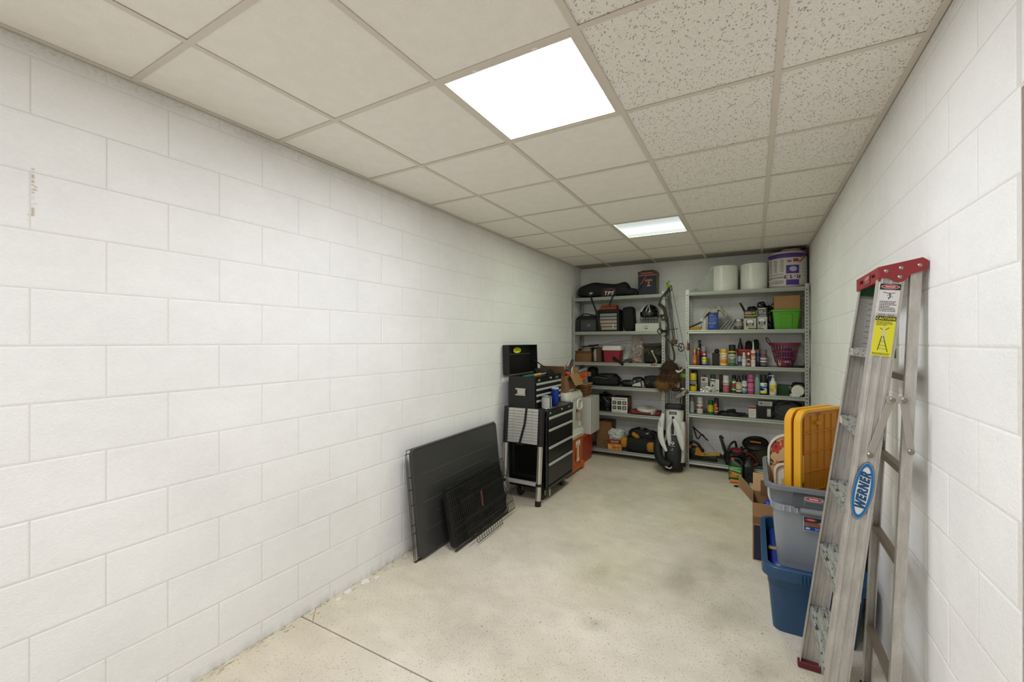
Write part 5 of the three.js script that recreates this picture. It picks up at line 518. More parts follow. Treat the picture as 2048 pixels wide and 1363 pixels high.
{ // compound bow hung on the post
  const t = thing('compound_bow', 'camouflage compound bow with quiver of green fletched arrows hanging on the shelving post', 'bow', [-.98, 1.25, -5.535], 0), X = (x) => x + .98, Y = (y) => y - 1.25; const Q = (x, y, z = 0) => [X(x), Y(y), z];
  part('riser', mg([tube([Q(-1.02, 2.0), Q(-.965, 1.945), Q(-.945, 1.86), Q(-.93, 1.78)], .021, 20, 7), tube([Q(-.93, 1.79), Q(-.915, 1.7), Q(-.93, 1.62), Q(-.952, 1.6)], .013, 20, 7), tube([Q(-.93, 1.84), Q(-.975, 1.8, .01), Q(-.99, 1.82, .01), Q(-.99, 1.87, .01)], .01, 16, 6)]), CAMO, t);
  part('grip', beam(Q(-.922, 1.72), Q(-.93, 1.62), .03, .034), M(0x14130f, .5), t); part('limb', mg([beam(Q(-1.03, 1.99), Q(-.985, 2.1), .032, .012, [0, 0, 1]), beam(Q(-.985, 2.1), Q(-.9, 2.19), .03, .01, [0, 0, 1])]), CAMO, t); part('limb', mg([beam(Q(-.96, 1.61), Q(-.87, 1.5), .032, .012, [0, 0, 1]), beam(Q(-.87, 1.5), Q(-.77, 1.468), .03, .01, [0, 0, 1])]), CAMO, t);
  const cam = (x, y, r) => { const c = part('cam', new THREE.TorusGeometry(r, .006, 6, 24).scale(.72, 1, 1).translate(X(x), Y(y), 0), BLK, t); for (let k = 0; k < 5; k++) part('spoke', rod(Q(x, y), Q(x + .72 * r * Math.cos(k * 1.2566), y + r * Math.sin(k * 1.2566)), .0035, 5), BLK, c); }; cam(-.895, 2.19, .035); cam(-.766, 1.465, .048);
  part('string', rod(Q(-.868, 2.18), Q(-.74, 1.5), .0022, 5), M(0x22201c, .7), t); part('cable', rod(Q(-.9, 2.16), Q(-.79, 1.5), .002, 5), M(0x2c2a26, .7), t); part('cable_guard', rod(Q(-.94, 1.68), Q(-.80, 1.69), .005, 6), BLK, t); part('stabiliser', [rod(Q(-.925, 1.66, .0), Q(-.99, 1.665, .05), .016, 10)], BLK, t); part('sight', new THREE.TorusGeometry(.03, .006, 6, 20).translate(X(-1.0), Y(1.665), .06), BLK, t); part('sight_bracket', [bx(.1, .012, .012, X(-.99), Y(1.86), .012, .002)], BLK, t);
  for (let k = 0; k < 4; k++) part('sight_pin', new THREE.TorusGeometry(.012, .004, 5, 14).translate(X(-1.03 + k * .018), Y(1.845 + .004 * k), .02), BLK, t);
  const q = part('quiver_hood', lathe([[0, 0], [.03, .002], [.034, .02], [.036, .055], [.03, .06], [0, .058]]).translate(X(-.838), Y(1.5), .03), M(0x54392a, .5), t); part('quiver_bracket', [beam(Q(-.96, 2.09, .02), Q(-.89, 2.17, .03), .02, .02)], CAMO, q);
  for (let k = 0; k < 3; k++) { const a = part('arrow', rod(Q(-.83 - k * .012, 1.55, .03), Q(-.9 - k * .014, 2.28 - k * .012, .03), .0045, 6), M(0x191917, .4), t); part('fletching', [bxr(.02, .055, .002, X(-.898 - k * .014), Y(2.235 - k * .012), .036, 0, 0, .09, .0005), bxr(.002, .055, .02, X(-.9 - k * .014), Y(2.235 - k * .012), .03, 0, 0, .09, .0005)], M(k === 1 ? 0x4fae1e : 0x9ab41c, .5), a); }
  part('sling', tube([Q(-.93, 1.56), Q(-.94, 1.42, .01), Q(-.89, 1.31, .02), Q(-.85, 1.3, .02), Q(-.84, 1.36, .02), Q(-.87, 1.5, .01)], .012, 30, 6), M(0x3c3424, .8), t); part('hook', rod(Q(-.98, 1.98, -.0535), Q(-.98, 1.98, .01), .005, 6), BLK, t); }

// ================= along the left wall: coolers, boxes, tool chest =================
{ const OR = M(0xc25a12, .45), CW = M(0xcfcdc4, .5);
  const t = thing('wheeled_cooler', 'orange wheeled cooler with white lid and white T, beside the tool cabinet', 'cooler', [-1.985, 0, -4.70], 0);
  part('body', loft([ring(.34, .5, .035, .03), ring(.35, .52, .04, .05), ring(.38, .55, .04, .40), ring(.385, .555, .04, .415)], true, true, .8), OR, t); part('skirt', bx(.03, .05, .46, .172, .055, 0, .012), OR, t); part('wheel_arch', bx(.07, .1, .07, .165, .06, -.235, .025), OR, t); for (const z of [-.2, .2]) part('wheel', cyl(.055, .055, .04, -.1, .055, z, 22).rotateX(0), M(0x1a1a1a, .6), t);
  const lid = part('lid', loft([ring(.39, .56, .045, .412), ring(.405, .575, .05, .425), ring(.405, .575, .05, .47), ring(.36, .53, .05, .505)], true, true, .9), CW, t); part('handle_recess', tube([[.198, .44, -.2], [.205, .458, -.1], [.205, .458, .1], [.198, .44, .2]], .011, 20, 7), M(0xdad8d0, .45), lid);
  part('letter', uvr(tf(new THREE.PlaneGeometry(.15, .24), .189, .255, -.065, 0, Math.PI / 2, 0), cell(110, 176, '#c25a12', [['p', '#e4e0d6', [[.04, 0], [.96, 0], [.96, .32], [.82, .32], [.78, .18], [.64, .18], [.64, .84], [.76, .87], [.76, 1], [.24, 1], [.24, .87], [.36, .84], [.36, .18], [.22, .18], [.18, .32], [.04, .32]]]])), PRINT, t);
  const u = thing('drinks_cooler', 'white cooler with small orange T, stacked on the orange wheeled cooler', 'cooler', [-1.99, .505, -4.70], 0); part('body', loft([ring(.31, .44, .04, 0), ring(.32, .45, .045, .02), ring(.36, .5, .045, .33), ring(.365, .505, .045, .35)], true, true, .8), CW, u); const l2_ = part('lid', loft([ring(.37, .51, .045, .348), ring(.385, .525, .05, .36), ring(.385, .525, .05, .395), ring(.34, .48, .05, .45)], true, true, .9), CW, u); part('lid_handle', tube([[.1, .44, .14], [.13, .462, .08], [.13, .462, -.08], [.1, .44, -.14]], .014, 24, 8), CW, l2_); part('grip_frame', tube([[.185, .33, -.2], [.192, .33, -.06], [.19, .25, -.05], [.186, .24, -.2]], .012, 40, 8, true), M(0xdcdad2, .45), u); part('latch', bx(.02, .05, .05, .19, .365, .13, .006), CW, u);
  part('letter', uvr(tf(new THREE.PlaneGeometry(.075, .12), .1795, .17, -.09, 0, Math.PI / 2, 0), cell(66, 100, '#cfcdc4', [['p', '#9a3a1c', [[.04, 0], [.96, 0], [.96, .32], [.82, .32], [.78, .18], [.64, .18], [.64, .84], [.76, .87], [.76, 1], [.24, 1], [.24, .87], [.36, .84], [.36, .18], [.22, .18], [.18, .32], [.04, .32]]]])), PRINT, u); part('drain', bx(.02, .06, .035, .165, .04, -.2, .006), CW, u);
  const r = thing('storage_tote', 'red-orange plastic tote with ribbed front under the white carton', 'tote', [-2.0, 0, -5.29], 0); part('tote', loft([ring(.25, .44, .04, 0), ring(.27, .47, .045, .25), ring(.285, .49, .045, .26), ring(.29, .495, .045, .33), ring(.33, .535, .05, .335), ring(.335, .54, .05, .36)], true, true, .5), M(0xa8381c, .45), r); part('rim_rib', [bx(.012, .05, .1, .145, .295, 0, .004)], M(0xa0351a, .45), r);
  const w = thing('carton', 'large white cardboard carton with creased edge, on the red-orange tote', 'box', [-1.985, .361, -5.385], .02); part('carton', bx(.38, .46, .37, 0, .23, 0, .006), M(0xc6c3ba, .75), w); part('tape', [bx(.002, .44, .02, .1905, .23, .17, 0)], M(0xaeaba0, .6), w); part('flap', bxr(.36, .004, .2, .0, .463, .08, .03, 0, .02, .001), M(0xbfbcb2, .75), w); for (let k = 0; k < 6; k++) part('staple', bx(.003, .006, .012, .191, .06 + k * .07, .155, .001), M(0x8a8780, .4, .6), w);
  const b = thing('picnic_basket', 'woven brown picnic basket with flat lid and swing handles, on the white carton', 'basket', [-1.97, .829, -5.33], 0); const WK = M(0x6e4526, .8), WK2 = M(0x8c5c34, .8);
  part('body', loft([ring(.17, .2, .03, 0), ring(.21, .27, .035, .15)], true, true, .8), M(0x5c381e, .85), b); for (let k = 0; k < 7; k++) { const s = k / 6, wz = .2 + .07 * s, wx = .17 + .04 * s; part('weave_band', tube(rrect(wx + .006, wz + .006, .03, 4).map(([x, z], i) => [x + (i % 2 ? .002 : -.002), .014 + k * .02, z]), .0085, 70, 5, true), k % 2 ? WK : WK2, b); } for (let k = 0; k < 8; k++) part('stake', beam([.09, 0, -.09 + k * .026], [.111, .15, -.12 + k * .034], .005, .012, [1, 0, 0], .001), WK2, b); part('lid', [bx(.23, .014, .29, 0, .158, 0, .004)], M(0xa08a70, .7), b); part('handle', tube([[.112, .15, .1], [.125, .09, .09], [.128, .04, .04], [.126, .07, -.03], [.115, .15, -.06]], .004, 30, 6), WK2, b); part('handle', tube([[.05, .165, -.14], [.08, .1, -.155], [.02, .06, -.15], [-.04, .12, -.15], [-.05, .165, -.14]], .004, 30, 6), WK2, b);
  const c = thing('carton', 'open brown cardboard box of toys on top of the white cooler', 'box', [-2.0, .957, -4.68], 0); const W = .3, D = .34, Hh = .19; part('side', [bx(W, Hh, .004, 0, Hh / 2, D / 2, .001), bx(W, Hh, .004, 0, Hh / 2, -D / 2, .001), bx(.004, Hh, D, -W / 2, Hh / 2, 0, .001), bx(.004, Hh, D, W / 2, Hh / 2, 0, .001), bx(W, .004, D, 0, .003, 0, .001)], M(0x8a6440, .85), c); part('flap', bxr(.15, .003, D * .8, W / 2 + .05, Hh - .05, -.05, 0, 0, -1.05, .001), M(0x9c7850, .85), c); part('flap', bxr(W, .003, .13, 0, Hh + .05, D / 2 + .02, -1.2, 0, 0, .001), KRAFTD, c); part('flap', bxr(W, .003, .13, 0, Hh + .03, -D / 2 - .04, .8, 0, 0, .001), M(0x8a6844, .85), c);
  const tx = [['toy_blaster', 'orange and grey toy blaster lying across the box of toys'], ['toy_blaster', 'second orange toy blaster hanging past the box towards the basket'], ['toy_helmet', 'black rounded toy piece poking from the box of toys']];
  const T1 = thing(tx[0][0], tx[0][1], 'toy', [-1.93, 1.16, -4.78], .25), ORG = M(0xc8501c, .4), GR = M(0x4a4c50, .45); part('body', [bxr(.1, .09, .34, 0, .02, 0, .25, 0, .1, .02)], ORG, T1); part('barrel', tf(lathe([[0, -.2], [.03, -.2], [.034, .1], [.028, .22], [0, .22]]).rotateX(Math.PI / 2), .01, .085, -.05, .25), GR, T1); part('rail', bxr(.02, .012, .3, .01, .125, -.04, .25, 0, 0, .004), M(0xb8b8b4, .4), T1); part('white_panel', bxr(.012, .09, .12, .06, .02, .06, .25, 0, .1, .006), M(0xd0cec8, .5), T1); part('logo', sticker(.05, .06, cell(50, 60, '#d0cec8', [['t', 'L', .5, .5, .7, '#222', 15]]), .068, .02, .06, 0, Math.PI / 2, 0), PRINT, T1);
  const T2 = thing(tx[1][0], tx[1][1], 'toy', [-1.87, 1.03, -5.07], -.1); part('body', [bxr(.07, .06, .22, 0, .09, 0, .08, 0, 0, .015)], ORG, T2); for (let k = 0; k < 4; k++) part('muzzle', [bxr(.05, .055, .03, .02, .09, -.06 - k * .045, .08, 0, 0, .01)], M(k % 2 ? 0x5a5c60 : 0xd0602a, .4), T2); part('magazine', bxr(.09, .05, .12, .0, .035, .02, 0, .1, 0, .02), M(0xd05a20, .4), T2); part('tube', tf(lathe([[0, -.13], [.02, -.13], [.022, .12], [0, .12]]).rotateX(Math.PI / 2), .0, .14, .0, .12), M(0x85868a, .35), T2);
  const T3 = thing(tx[2][0], tx[2][1], 'toy', [-1.935, 1.04, -4.62], 0); part('dome', soft(.13, .15, .2, { e: .9, amp: .04, seg: 26 }), M(0x111113, .3), T3); part('brim', bxr(.1, .012, .12, .06, .085, -.0, 0, .1, -.5, .005), M(0x151517, .35), T3);
}
// ---- tool cabinet and chest (fronts face the room)
{ const DG = M(0x222222, .5), GL = M(0x101010, .28), CH = M(0xd2d2cc, .35, .45), z0 = -3.69, L = .68, xb = -2.12, xf = -1.704, dpt = xf - xb, xc = (xb + xf) / 2, zc = z0 - L / 2;
  const t = thing('tool_cabinet', 'black rolling tool cabinet with five long silver drawer pulls', 'tool cabinet', [xc, 0, zc], 0), F = dpt / 2;
  part('case', [bx(dpt - .02, .7, .012, 0, .505, L / 2 - .006, .003), bx(dpt - .02, .7, .012, 0, .505, -L / 2 + .006, .003), bx(.012, .7, L - .02, -F + .006, .505, 0, .003), bx(dpt - .02, .03, L, 0, .14, 0, .003), bx(dpt - .04, .02, L - .02, 0, .82, 0, .003)], GL, t);
  part('top_tray', [bx(dpt, .05, .008, 0, .855, L / 2 - .004, .003), bx(dpt, .05, .008, 0, .855, -L / 2 + .004, .003), bx(.008, .05, L, -F + .004, .855, 0, .003), bx(dpt - .01, .008, L - .01, 0, .868, 0, .003)], M(0x55534e, .5), t); part('corner_post', [bx(.03, .72, .03, F - .018, .495, L / 2 - .015, .008), bx(.03, .72, .03, F - .018, .495, -L / 2 + .015, .008)].slice(0, 1), GL, t); part('corner_post', bx(.03, .72, .03, F - .018, .495, -L / 2 + .015, .008), GL, t);
  const hd = part('header', bx(.02, .06, L, F - .008, .848, 0, .004), GL, t); part('badge', sticker(.1, .028, cell(100, 28, '#1a1a1b', [['t', 'TOOLS', .5, .5, .7, '#b9b9b4', 0, 'italic bold']]), F + .0025, .85, -.22, 0, Math.PI / 2), PRINT, hd); part('emblem', sticker(.04, .03, cell(50, 36, '#2a2a2c', [['p', '#c8c8c4', [[.1, .8], [.3, .2], [.5, .6], [.8, .2], [.9, .8]]]]), F + .0025, .85, .26, 0, Math.PI / 2), PRINT, hd); part('lock', tf(cyl(.009, .009, .012, 0, 0, 0, 14).rotateZ(Math.PI / 2), F + .004, .85, -.02), CH, hd);
  [[.81, .112], [.695, .165], [.527, .155], [.37, .215]].forEach(([y, h], k) => { const d = part('drawer', bx(.02, h - .006, L - .075, F - .008, y - h / 2 + .005, 0, .003), k === 3 ? M(0x252422, .45) : GL, t); part('handle', [bx(.014, .022, L - .09, F + .007, y - .012, 0, .006), bx(.02, .006, L - .09, F - .0, y - .002, 0, .002)], CH, d); });
  part('bottom_panel', [bx(.02, .03, L - .06, F - .006, .135, 0, .004)], M(0x2a2927, .45), t);
  for (const [a, b] of [[1, 1], [1, -1], [-1, 1], [-1, -1]]) { const c = part('caster', [bx(.05, .01, .06, a * (F - .085), .118, b * (L / 2 - .1), .002), bx(.006, .075, .04, a * (F - .085) - .022, .08, b * (L / 2 - .1), .002), bx(.006, .075, .04, a * (F - .085) + .022, .08, b * (L / 2 - .1), .002)], M(0x8a8a86, .35, .7), t); part('wheel', tf(lathe([[.0, -.016], [.05, -.016], [.056, -.01], [.056, .01], [.05, .016], [0, .016]]).rotateZ(Math.PI / 2), a * (F - .085), .056, b * (L / 2 - .1)), M(0x0e0e0e, .5), c); }
  part('tag', bx(.003, .09, .03, F - .04, .07, L / 2 - .16, .001), M(0xc8c6bc, .6), t);
  // chest
  const cx = (xb - 1.826) / 2, cd = 0.294, CL = .64, u = thing('tool_chest', 'black tool chest with open lid and four drawers, on the rolling cabinet', 'tool chest', [cx, .882, z0 - CL / 2], 0), G = cd / 2, HH = .312;
  part('case', [bx(cd - .01, HH, .01, 0, HH / 2, CL / 2 - .005, .004), bx(cd - .01, HH, .01, 0, HH / 2, -CL / 2 + .005, .004), bx(.01, HH, CL, -G + .005, HH / 2, 0, .003), bx(cd - .01, .01, CL, 0, .006, 0, .002), bx(cd - .02, .008, CL - .02, 0, .245, 0, .001)], DG, u);
  const h2 = part('header', bx(.016, .062, CL, G - .008, HH - .032, 0, .004), GL, u); part('badge', sticker(.11, .03, cell(100, 28, '#161617', [['e', .5, .5, .48, .4, '#6d6d6a'], ['e', .5, .5, .44, .32, '#1c1c1d'], ['t', 'TOOLS', .5, .5, .55, '#c4c4c0', 0, 'italic bold']]), G + .0005, HH - .035, -.2, 0, Math.PI / 2), PRINT, h2); part('emblem', sticker(.045, .032, cell(50, 36, '#2a2a2c', [['p', '#c8c8c4', [[.1, .8], [.3, .2], [.5, .6], [.8, .2], [.9, .8]]]]), G + .0005, HH - .035, .23, 0, Math.PI / 2), PRINT, h2); part('lock', tf(cyl(.01, .01, .012, 0, 0, 0, 14).rotateZ(Math.PI / 2), G + .004, HH - .032, -.04), CH, h2);
  for (let k = 0; k < 4; k++) { const y = .249 - k * .055; const d = part('drawer', bx(.018, .05, CL - .03, G - .008, y - .022, 0, .002), GL, u); part('handle', [bx(.012, .018, CL - .05, G + .006, y - .012, 0, .005), bx(.016, .005, CL - .05, G, y - .003, 0, .002)], CH, d); } part('base_rail', bx(.018, .025, CL - .02, G - .008, .022, 0, .003), GL, u);
  const sh = part('side_handle', [bx(.11, .014, .014, -.01, .19, CL / 2 + .006, .004), bx(.11, .014, .014, -.01, .135, CL / 2 + .006, .004)].slice(0, 1), M(0xc4c0b4, .5), u); part('grip', bx(.085, .05, .018, .003, .162, CL / 2 + .012, .006), M(0xbab6aa, .5), sh); part('lower_bracket', bx(.11, .014, .014, -.01, .133, CL / 2 + .006, .004), M(0xc4c0b4, .5), sh);
  const lid = part('lid', [bxr(.008, .3, CL, -G - .062, HH + .155, 0, 0, 0, .03, .003), bxr(.07, .3, .008, -G - .028, HH + .155, CL / 2 - .004, 0, 0, .03, .003), bxr(.07, .3, .008, -G - .028, HH + .155, -CL / 2 + .004, 0, 0, .03, .003), bxr(.07, .008, CL, -G - .032, HH + .303, 0, 0, 0, .03, .003)], M(0x151515, .4), u); part('lid_fold', bxr(.006, .006, CL - .1, -G - .052, HH + .21, .03, 0, 0, 0, .001), M(0x5a5a58, .4), lid); part('hinge', bx(.02, .012, CL - .06, -G - .004, HH + .004, 0, .003), M(0x8a8880, .35, .6), lid); part('oval_sticker', uvr(tf(new THREE.CircleGeometry(.05, 32), 0, 0, 0, 0, 0, 0).scale(1.7, .62, 1), cell(120, 80, '#d8d426', [['e', .5, .5, .5, .5, '#d2cf1e'], ['e', .5, .5, .42, .4, '#e6e23a'], ['t', 'LINE-X', .5, .5, .34, '#1a1a14']])).rotateY(Math.PI / 2).translate(-G - .05, HH + .25, .05), PRINT, lid);
  part('gas_strut', [rod([-G - .03, HH + .14, -CL / 2 + .03], [-.02, HH + .045, -CL / 2 + .02], .007, 8), rod([-.02, HH + .045, -CL / 2 + .02], [.04, HH - .01, -CL / 2 + .018], .0045, 8)], M(0x2a2a2a, .35, .4), u);
  const w1 = thing('screwdriver', 'yellow handled screwdriver lying inside the open tool chest', 'screwdriver', [cx + .06, .882 + .25, z0 - .2], .3); part('handle', rod([-.06, .05, .0], [.05, .075, .0], .016, 12), M(0xd89a1c, .4), w1); part('shank', rod([.05, .075, 0], [.1, .088, 0], .004, 8), CH, w1); const w2 = thing('screwdriver', 'teal handled tool lying inside the open tool chest beside the yellow screwdriver', 'screwdriver', [cx + .02, .882 + .25, z0 - .1], .2); part('handle', rod([-.05, .05, .0], [.06, .07, .0], .015, 12), M(0x2c6a5c, .4), w2); part('shank', rod([.06, .07, 0], [.1, .078, 0], .004, 8), CH, w2);
  const w3 = thing('tool_pouch', 'black tools bundled at the far end inside the open tool chest', 'pouch', [cx + .02, .882 + .25, z0 - .46], 0); part('pouch', soft(.16, .12, .26, { e: .6, amp: .2, s: 7, seg: 26 }), M(0x18130f, .7), w3);
  const can = thing('paint_can', 'small white labelled metal can on the front corner of the tool cabinet', 'can', [-1.765, .881, -3.82], .5); part('body', lathe([[0, 0], [.05, 0], [.051, .004], [.049, .008], [.049, .112], [.051, .116], [.051, .122], [.046, .122], [.045, .117], [0, .117]], 30), M(0xa8a8a4, .3, .8), can); part('label', band(.0496, .1, cell(150, 100, '#bdbcb8', [['l', .08, .1, .5, 9, .085, '#8c8c8a'], ['r', .62, 0, .06, 1, '#26262a'], ['r', .75, .1, .18, .8, '#d8d6d0'], ['r', .78, .55, .1, .3, '#222']]), .06, 280), PRINT, can);
  const tb = thing('tumbler', 'tall cobalt blue tumbler with clear lid behind the paint can', 'tumbler', [-1.78, .881, -4.06], 0); part('body', lathe([[0, 0], [.03, 0], [.032, .006], [.039, .16], [.039, .166], [.036, .168]], 30), M(0x123a9c, .35, .2), tb); part('lid', lathe([[.036, .164], [.04, .168], [.04, .182], [.034, .184], [.033, .176], [0, .175]], 30), M(0xb9bfc4, .2), tb);
  // telescoping ladder
  const tl = thing('telescoping_ladder', 'collapsed telescoping ladder with silver rungs and black strap, leaning on the tool cabinet', 'ladder', [-1.95, 0, -3.62], 0), AL = M(0xcfcdc6, .4, .4), BK = M(0x191919, .55), R = (x, y) => [x, y, .018 - .06 * y / .9]; const P = (s, y) => R(s * .186 + .01 + (y / .9) * .012 * 1, y);
  for (const s of [-1, 1]) { part('rail_tube', rod(P(s, .03), P(s, .56), .026, 20), M(0xcfccc4, .3, .8), tl); const bl = part('collar_stack', rod(P(s, .55), P(s, .9), .031, 18), BK, tl); for (let k = 0; k < 12; k++) part('collar', rod(P(s, .562 + k * .0282), P(s, .572 + k * .0282), .0325, 18), M(0x222222, .45), bl); part('foot', rod(P(s, 0), P(s, .05), .0285, 18), BK, tl); part('lower_collar', rod(P(s, .18), P(s, .205), .0295, 18), BK, tl); }
  for (let k = 0; k < 12; k++) { const y = .575 + k * .0275, a = P(-1, y), b = P(1, y); const rg = part('rung', bxr(b[0] - a[0] - .05, .0255, .045, (a[0] + b[0]) / 2, y, a[2], 0, 0, 0, .004), AL, tl); for (const q of [-.1, .1]) part('rivet', cyl(.003, .003, .003, 0, 0, 0, 8).rotateX(Math.PI / 2).translate((a[0] + b[0]) / 2 + q, y, a[2] + .0235), M(0x77756f, .4, .6), rg); }
  { const a = P(-1, .195), b = P(1, .195); part('rung', bxr(b[0] - a[0] - .05, .03, .04, (a[0] + b[0]) / 2, .195, a[2], 0, 0, 0, .004), AL, tl); } part('strap', mg([beam(R(.06, .905).map((q, i) => q + (i === 2 ? .026 : 0)), R(.045, .75).map((q, i) => q + (i === 2 ? .027 : 0)), .024, .004), beam(R(.045, .75).map((q, i) => q + (i === 2 ? .027 : 0)), R(-.005, .56).map((q, i) => q + (i === 2 ? .027 : 0)), .024, .004)]), BK, tl); part('bottom_clip', bx(.09, .025, .05, -.01, .555, R(0, .555)[2] + .002, .005), BK, tl);
}
// ---- folded dog crates against the left wall
{ const WIRE = M(0x3c3c3a, .35, .5), PAN = M(0x3a3a39, .4), PAN2 = M(0x131313, .5);
  function crate(label, org, turn, lean, w, h, o) { // local: x along the wall, y up the panel, z out to the room
    const t = thing('dog_crate', label, 'crate', org, turn); t.rotation.order = 'YXZ'; t.rotation.x = -lean;
    const grid = (ww, hh, z, nv, hs, x0 = 0, y0 = 0) => { const L = []; const b = (x, y, lx, ly, d) => L.push(bx(lx, ly, d, x0 + x, y0 + y, z, 0)); for (let i = 0; i <= nv; i++) b(-ww / 2 + ww * i / nv, hh / 2, .003, hh, .003); for (const s of hs) b(0, hh * s, ww, .0045, .0045); return L; };
    if (o.pan) { const z = o.panZ, pw = o.pan[0], ph = o.pan[1], px = o.panX || 0, y0 = .012; part('pan', [loft([rrect(pw - .02, ph - .02, .03).map(([x, y]) => [px + x, y0 + ph / 2 + y, z + .018]), rrect(pw - .012, ph - .012, .034).map(([x, y]) => [px + x, y0 + ph / 2 + y, z + .024]), rrect(pw, ph, .04).map(([x, y]) => [px + x, y0 + ph / 2 + y, z + .022]), rrect(pw, ph, .04).map(([x, y]) => [px + x, y0 + ph / 2 + y, z])].reverse(), true, true, .6)], o.ribs ? PAN : PAN2, t); for (let k = 0; k < o.ribs; k++) part('pan_rib', bx(pw * (k % 2 ? .62 : .86), .006, .004, px, y0 + ph * (.22 + .13 * k), z + .0185, .0015), M(0x4a4a49, .4), t); }
    for (const g of o.grids) { const m = part('wire_panel', grid(...g), WIRE, t); }
    return t; }
  const WZ = (w) => w; 
  const c1 = crate('large folded black dog crate with smooth plastic pan, leaning on the left wall', [-2.055, .004, -2.88], Math.PI / 2 + .035, .11, 1.24, .79, { pan: [1.2, .76], panZ: 0, ribs: 5, grids: [[1.24, .77, -.008, 30, [0, .25, .5, .75, 1]], [1.24, .74, -.02, 30, [0, .33, .66, 1]]] });
  part('front_wire', [bx(.5, .006, .006, .2, .01, .05, .001), bx(.45, .006, .006, .22, .004, .07, .001)].slice(0, 1), WIRE, c1); part('corner_clip', bx(.03, .03, .05, -.0 + .5, .02, .035, .008), M(0x222222, .5), c1);
  const c2 = crate('smaller folded black wire dog crate with red label, leaning in front of the large crate', [-1.93, .006, -2.93], Math.PI / 2 + .04, .19, .86, .45, { pan: [.84, .435], panZ: -.012, ribs: 0, grids: [[.84, .44, .022, 34, [0, .2, .4, .6, .8, 1]], [.8, .42, .034, 30, [0, .35, .7, 1], -.02, -.0]] });
  const tray = part('bottom_wire', (() => { const L = []; for (let i = 0; i <= 29; i++) L.push(bx(.003, .45, .003, -.367 + i * .0253, .225, 0, 0)); for (const y of [.002, .07, .16, .3, .45]) L.push(bx(.74, .005, .005, 0, y, 0, 0)); for (let i = 0; i < 12; i++) L.push(bx(.003, .06, .003, -.32 + i * .035, -.0, .03, 0)); L.push(bx(.4, .004, .004, -.12, -.028, .03, 0)); return L; })(), WIRE, c2, 'front wire panel slid down to the floor'); tray.rotation.x = -.1; tray.position.set(.06, .022, .088);
  part('label_tag', [bx(.022, .12, .003, -.01, .25, .051, .001)], M(0x8c5a4a, .6), c2); part('latch', tube([[-.05, .2, .05], [-.09, .2, .052], [-.09, .13, .052], [-.03, .13, .05]], .004, 20, 5), WIRE, c2); }

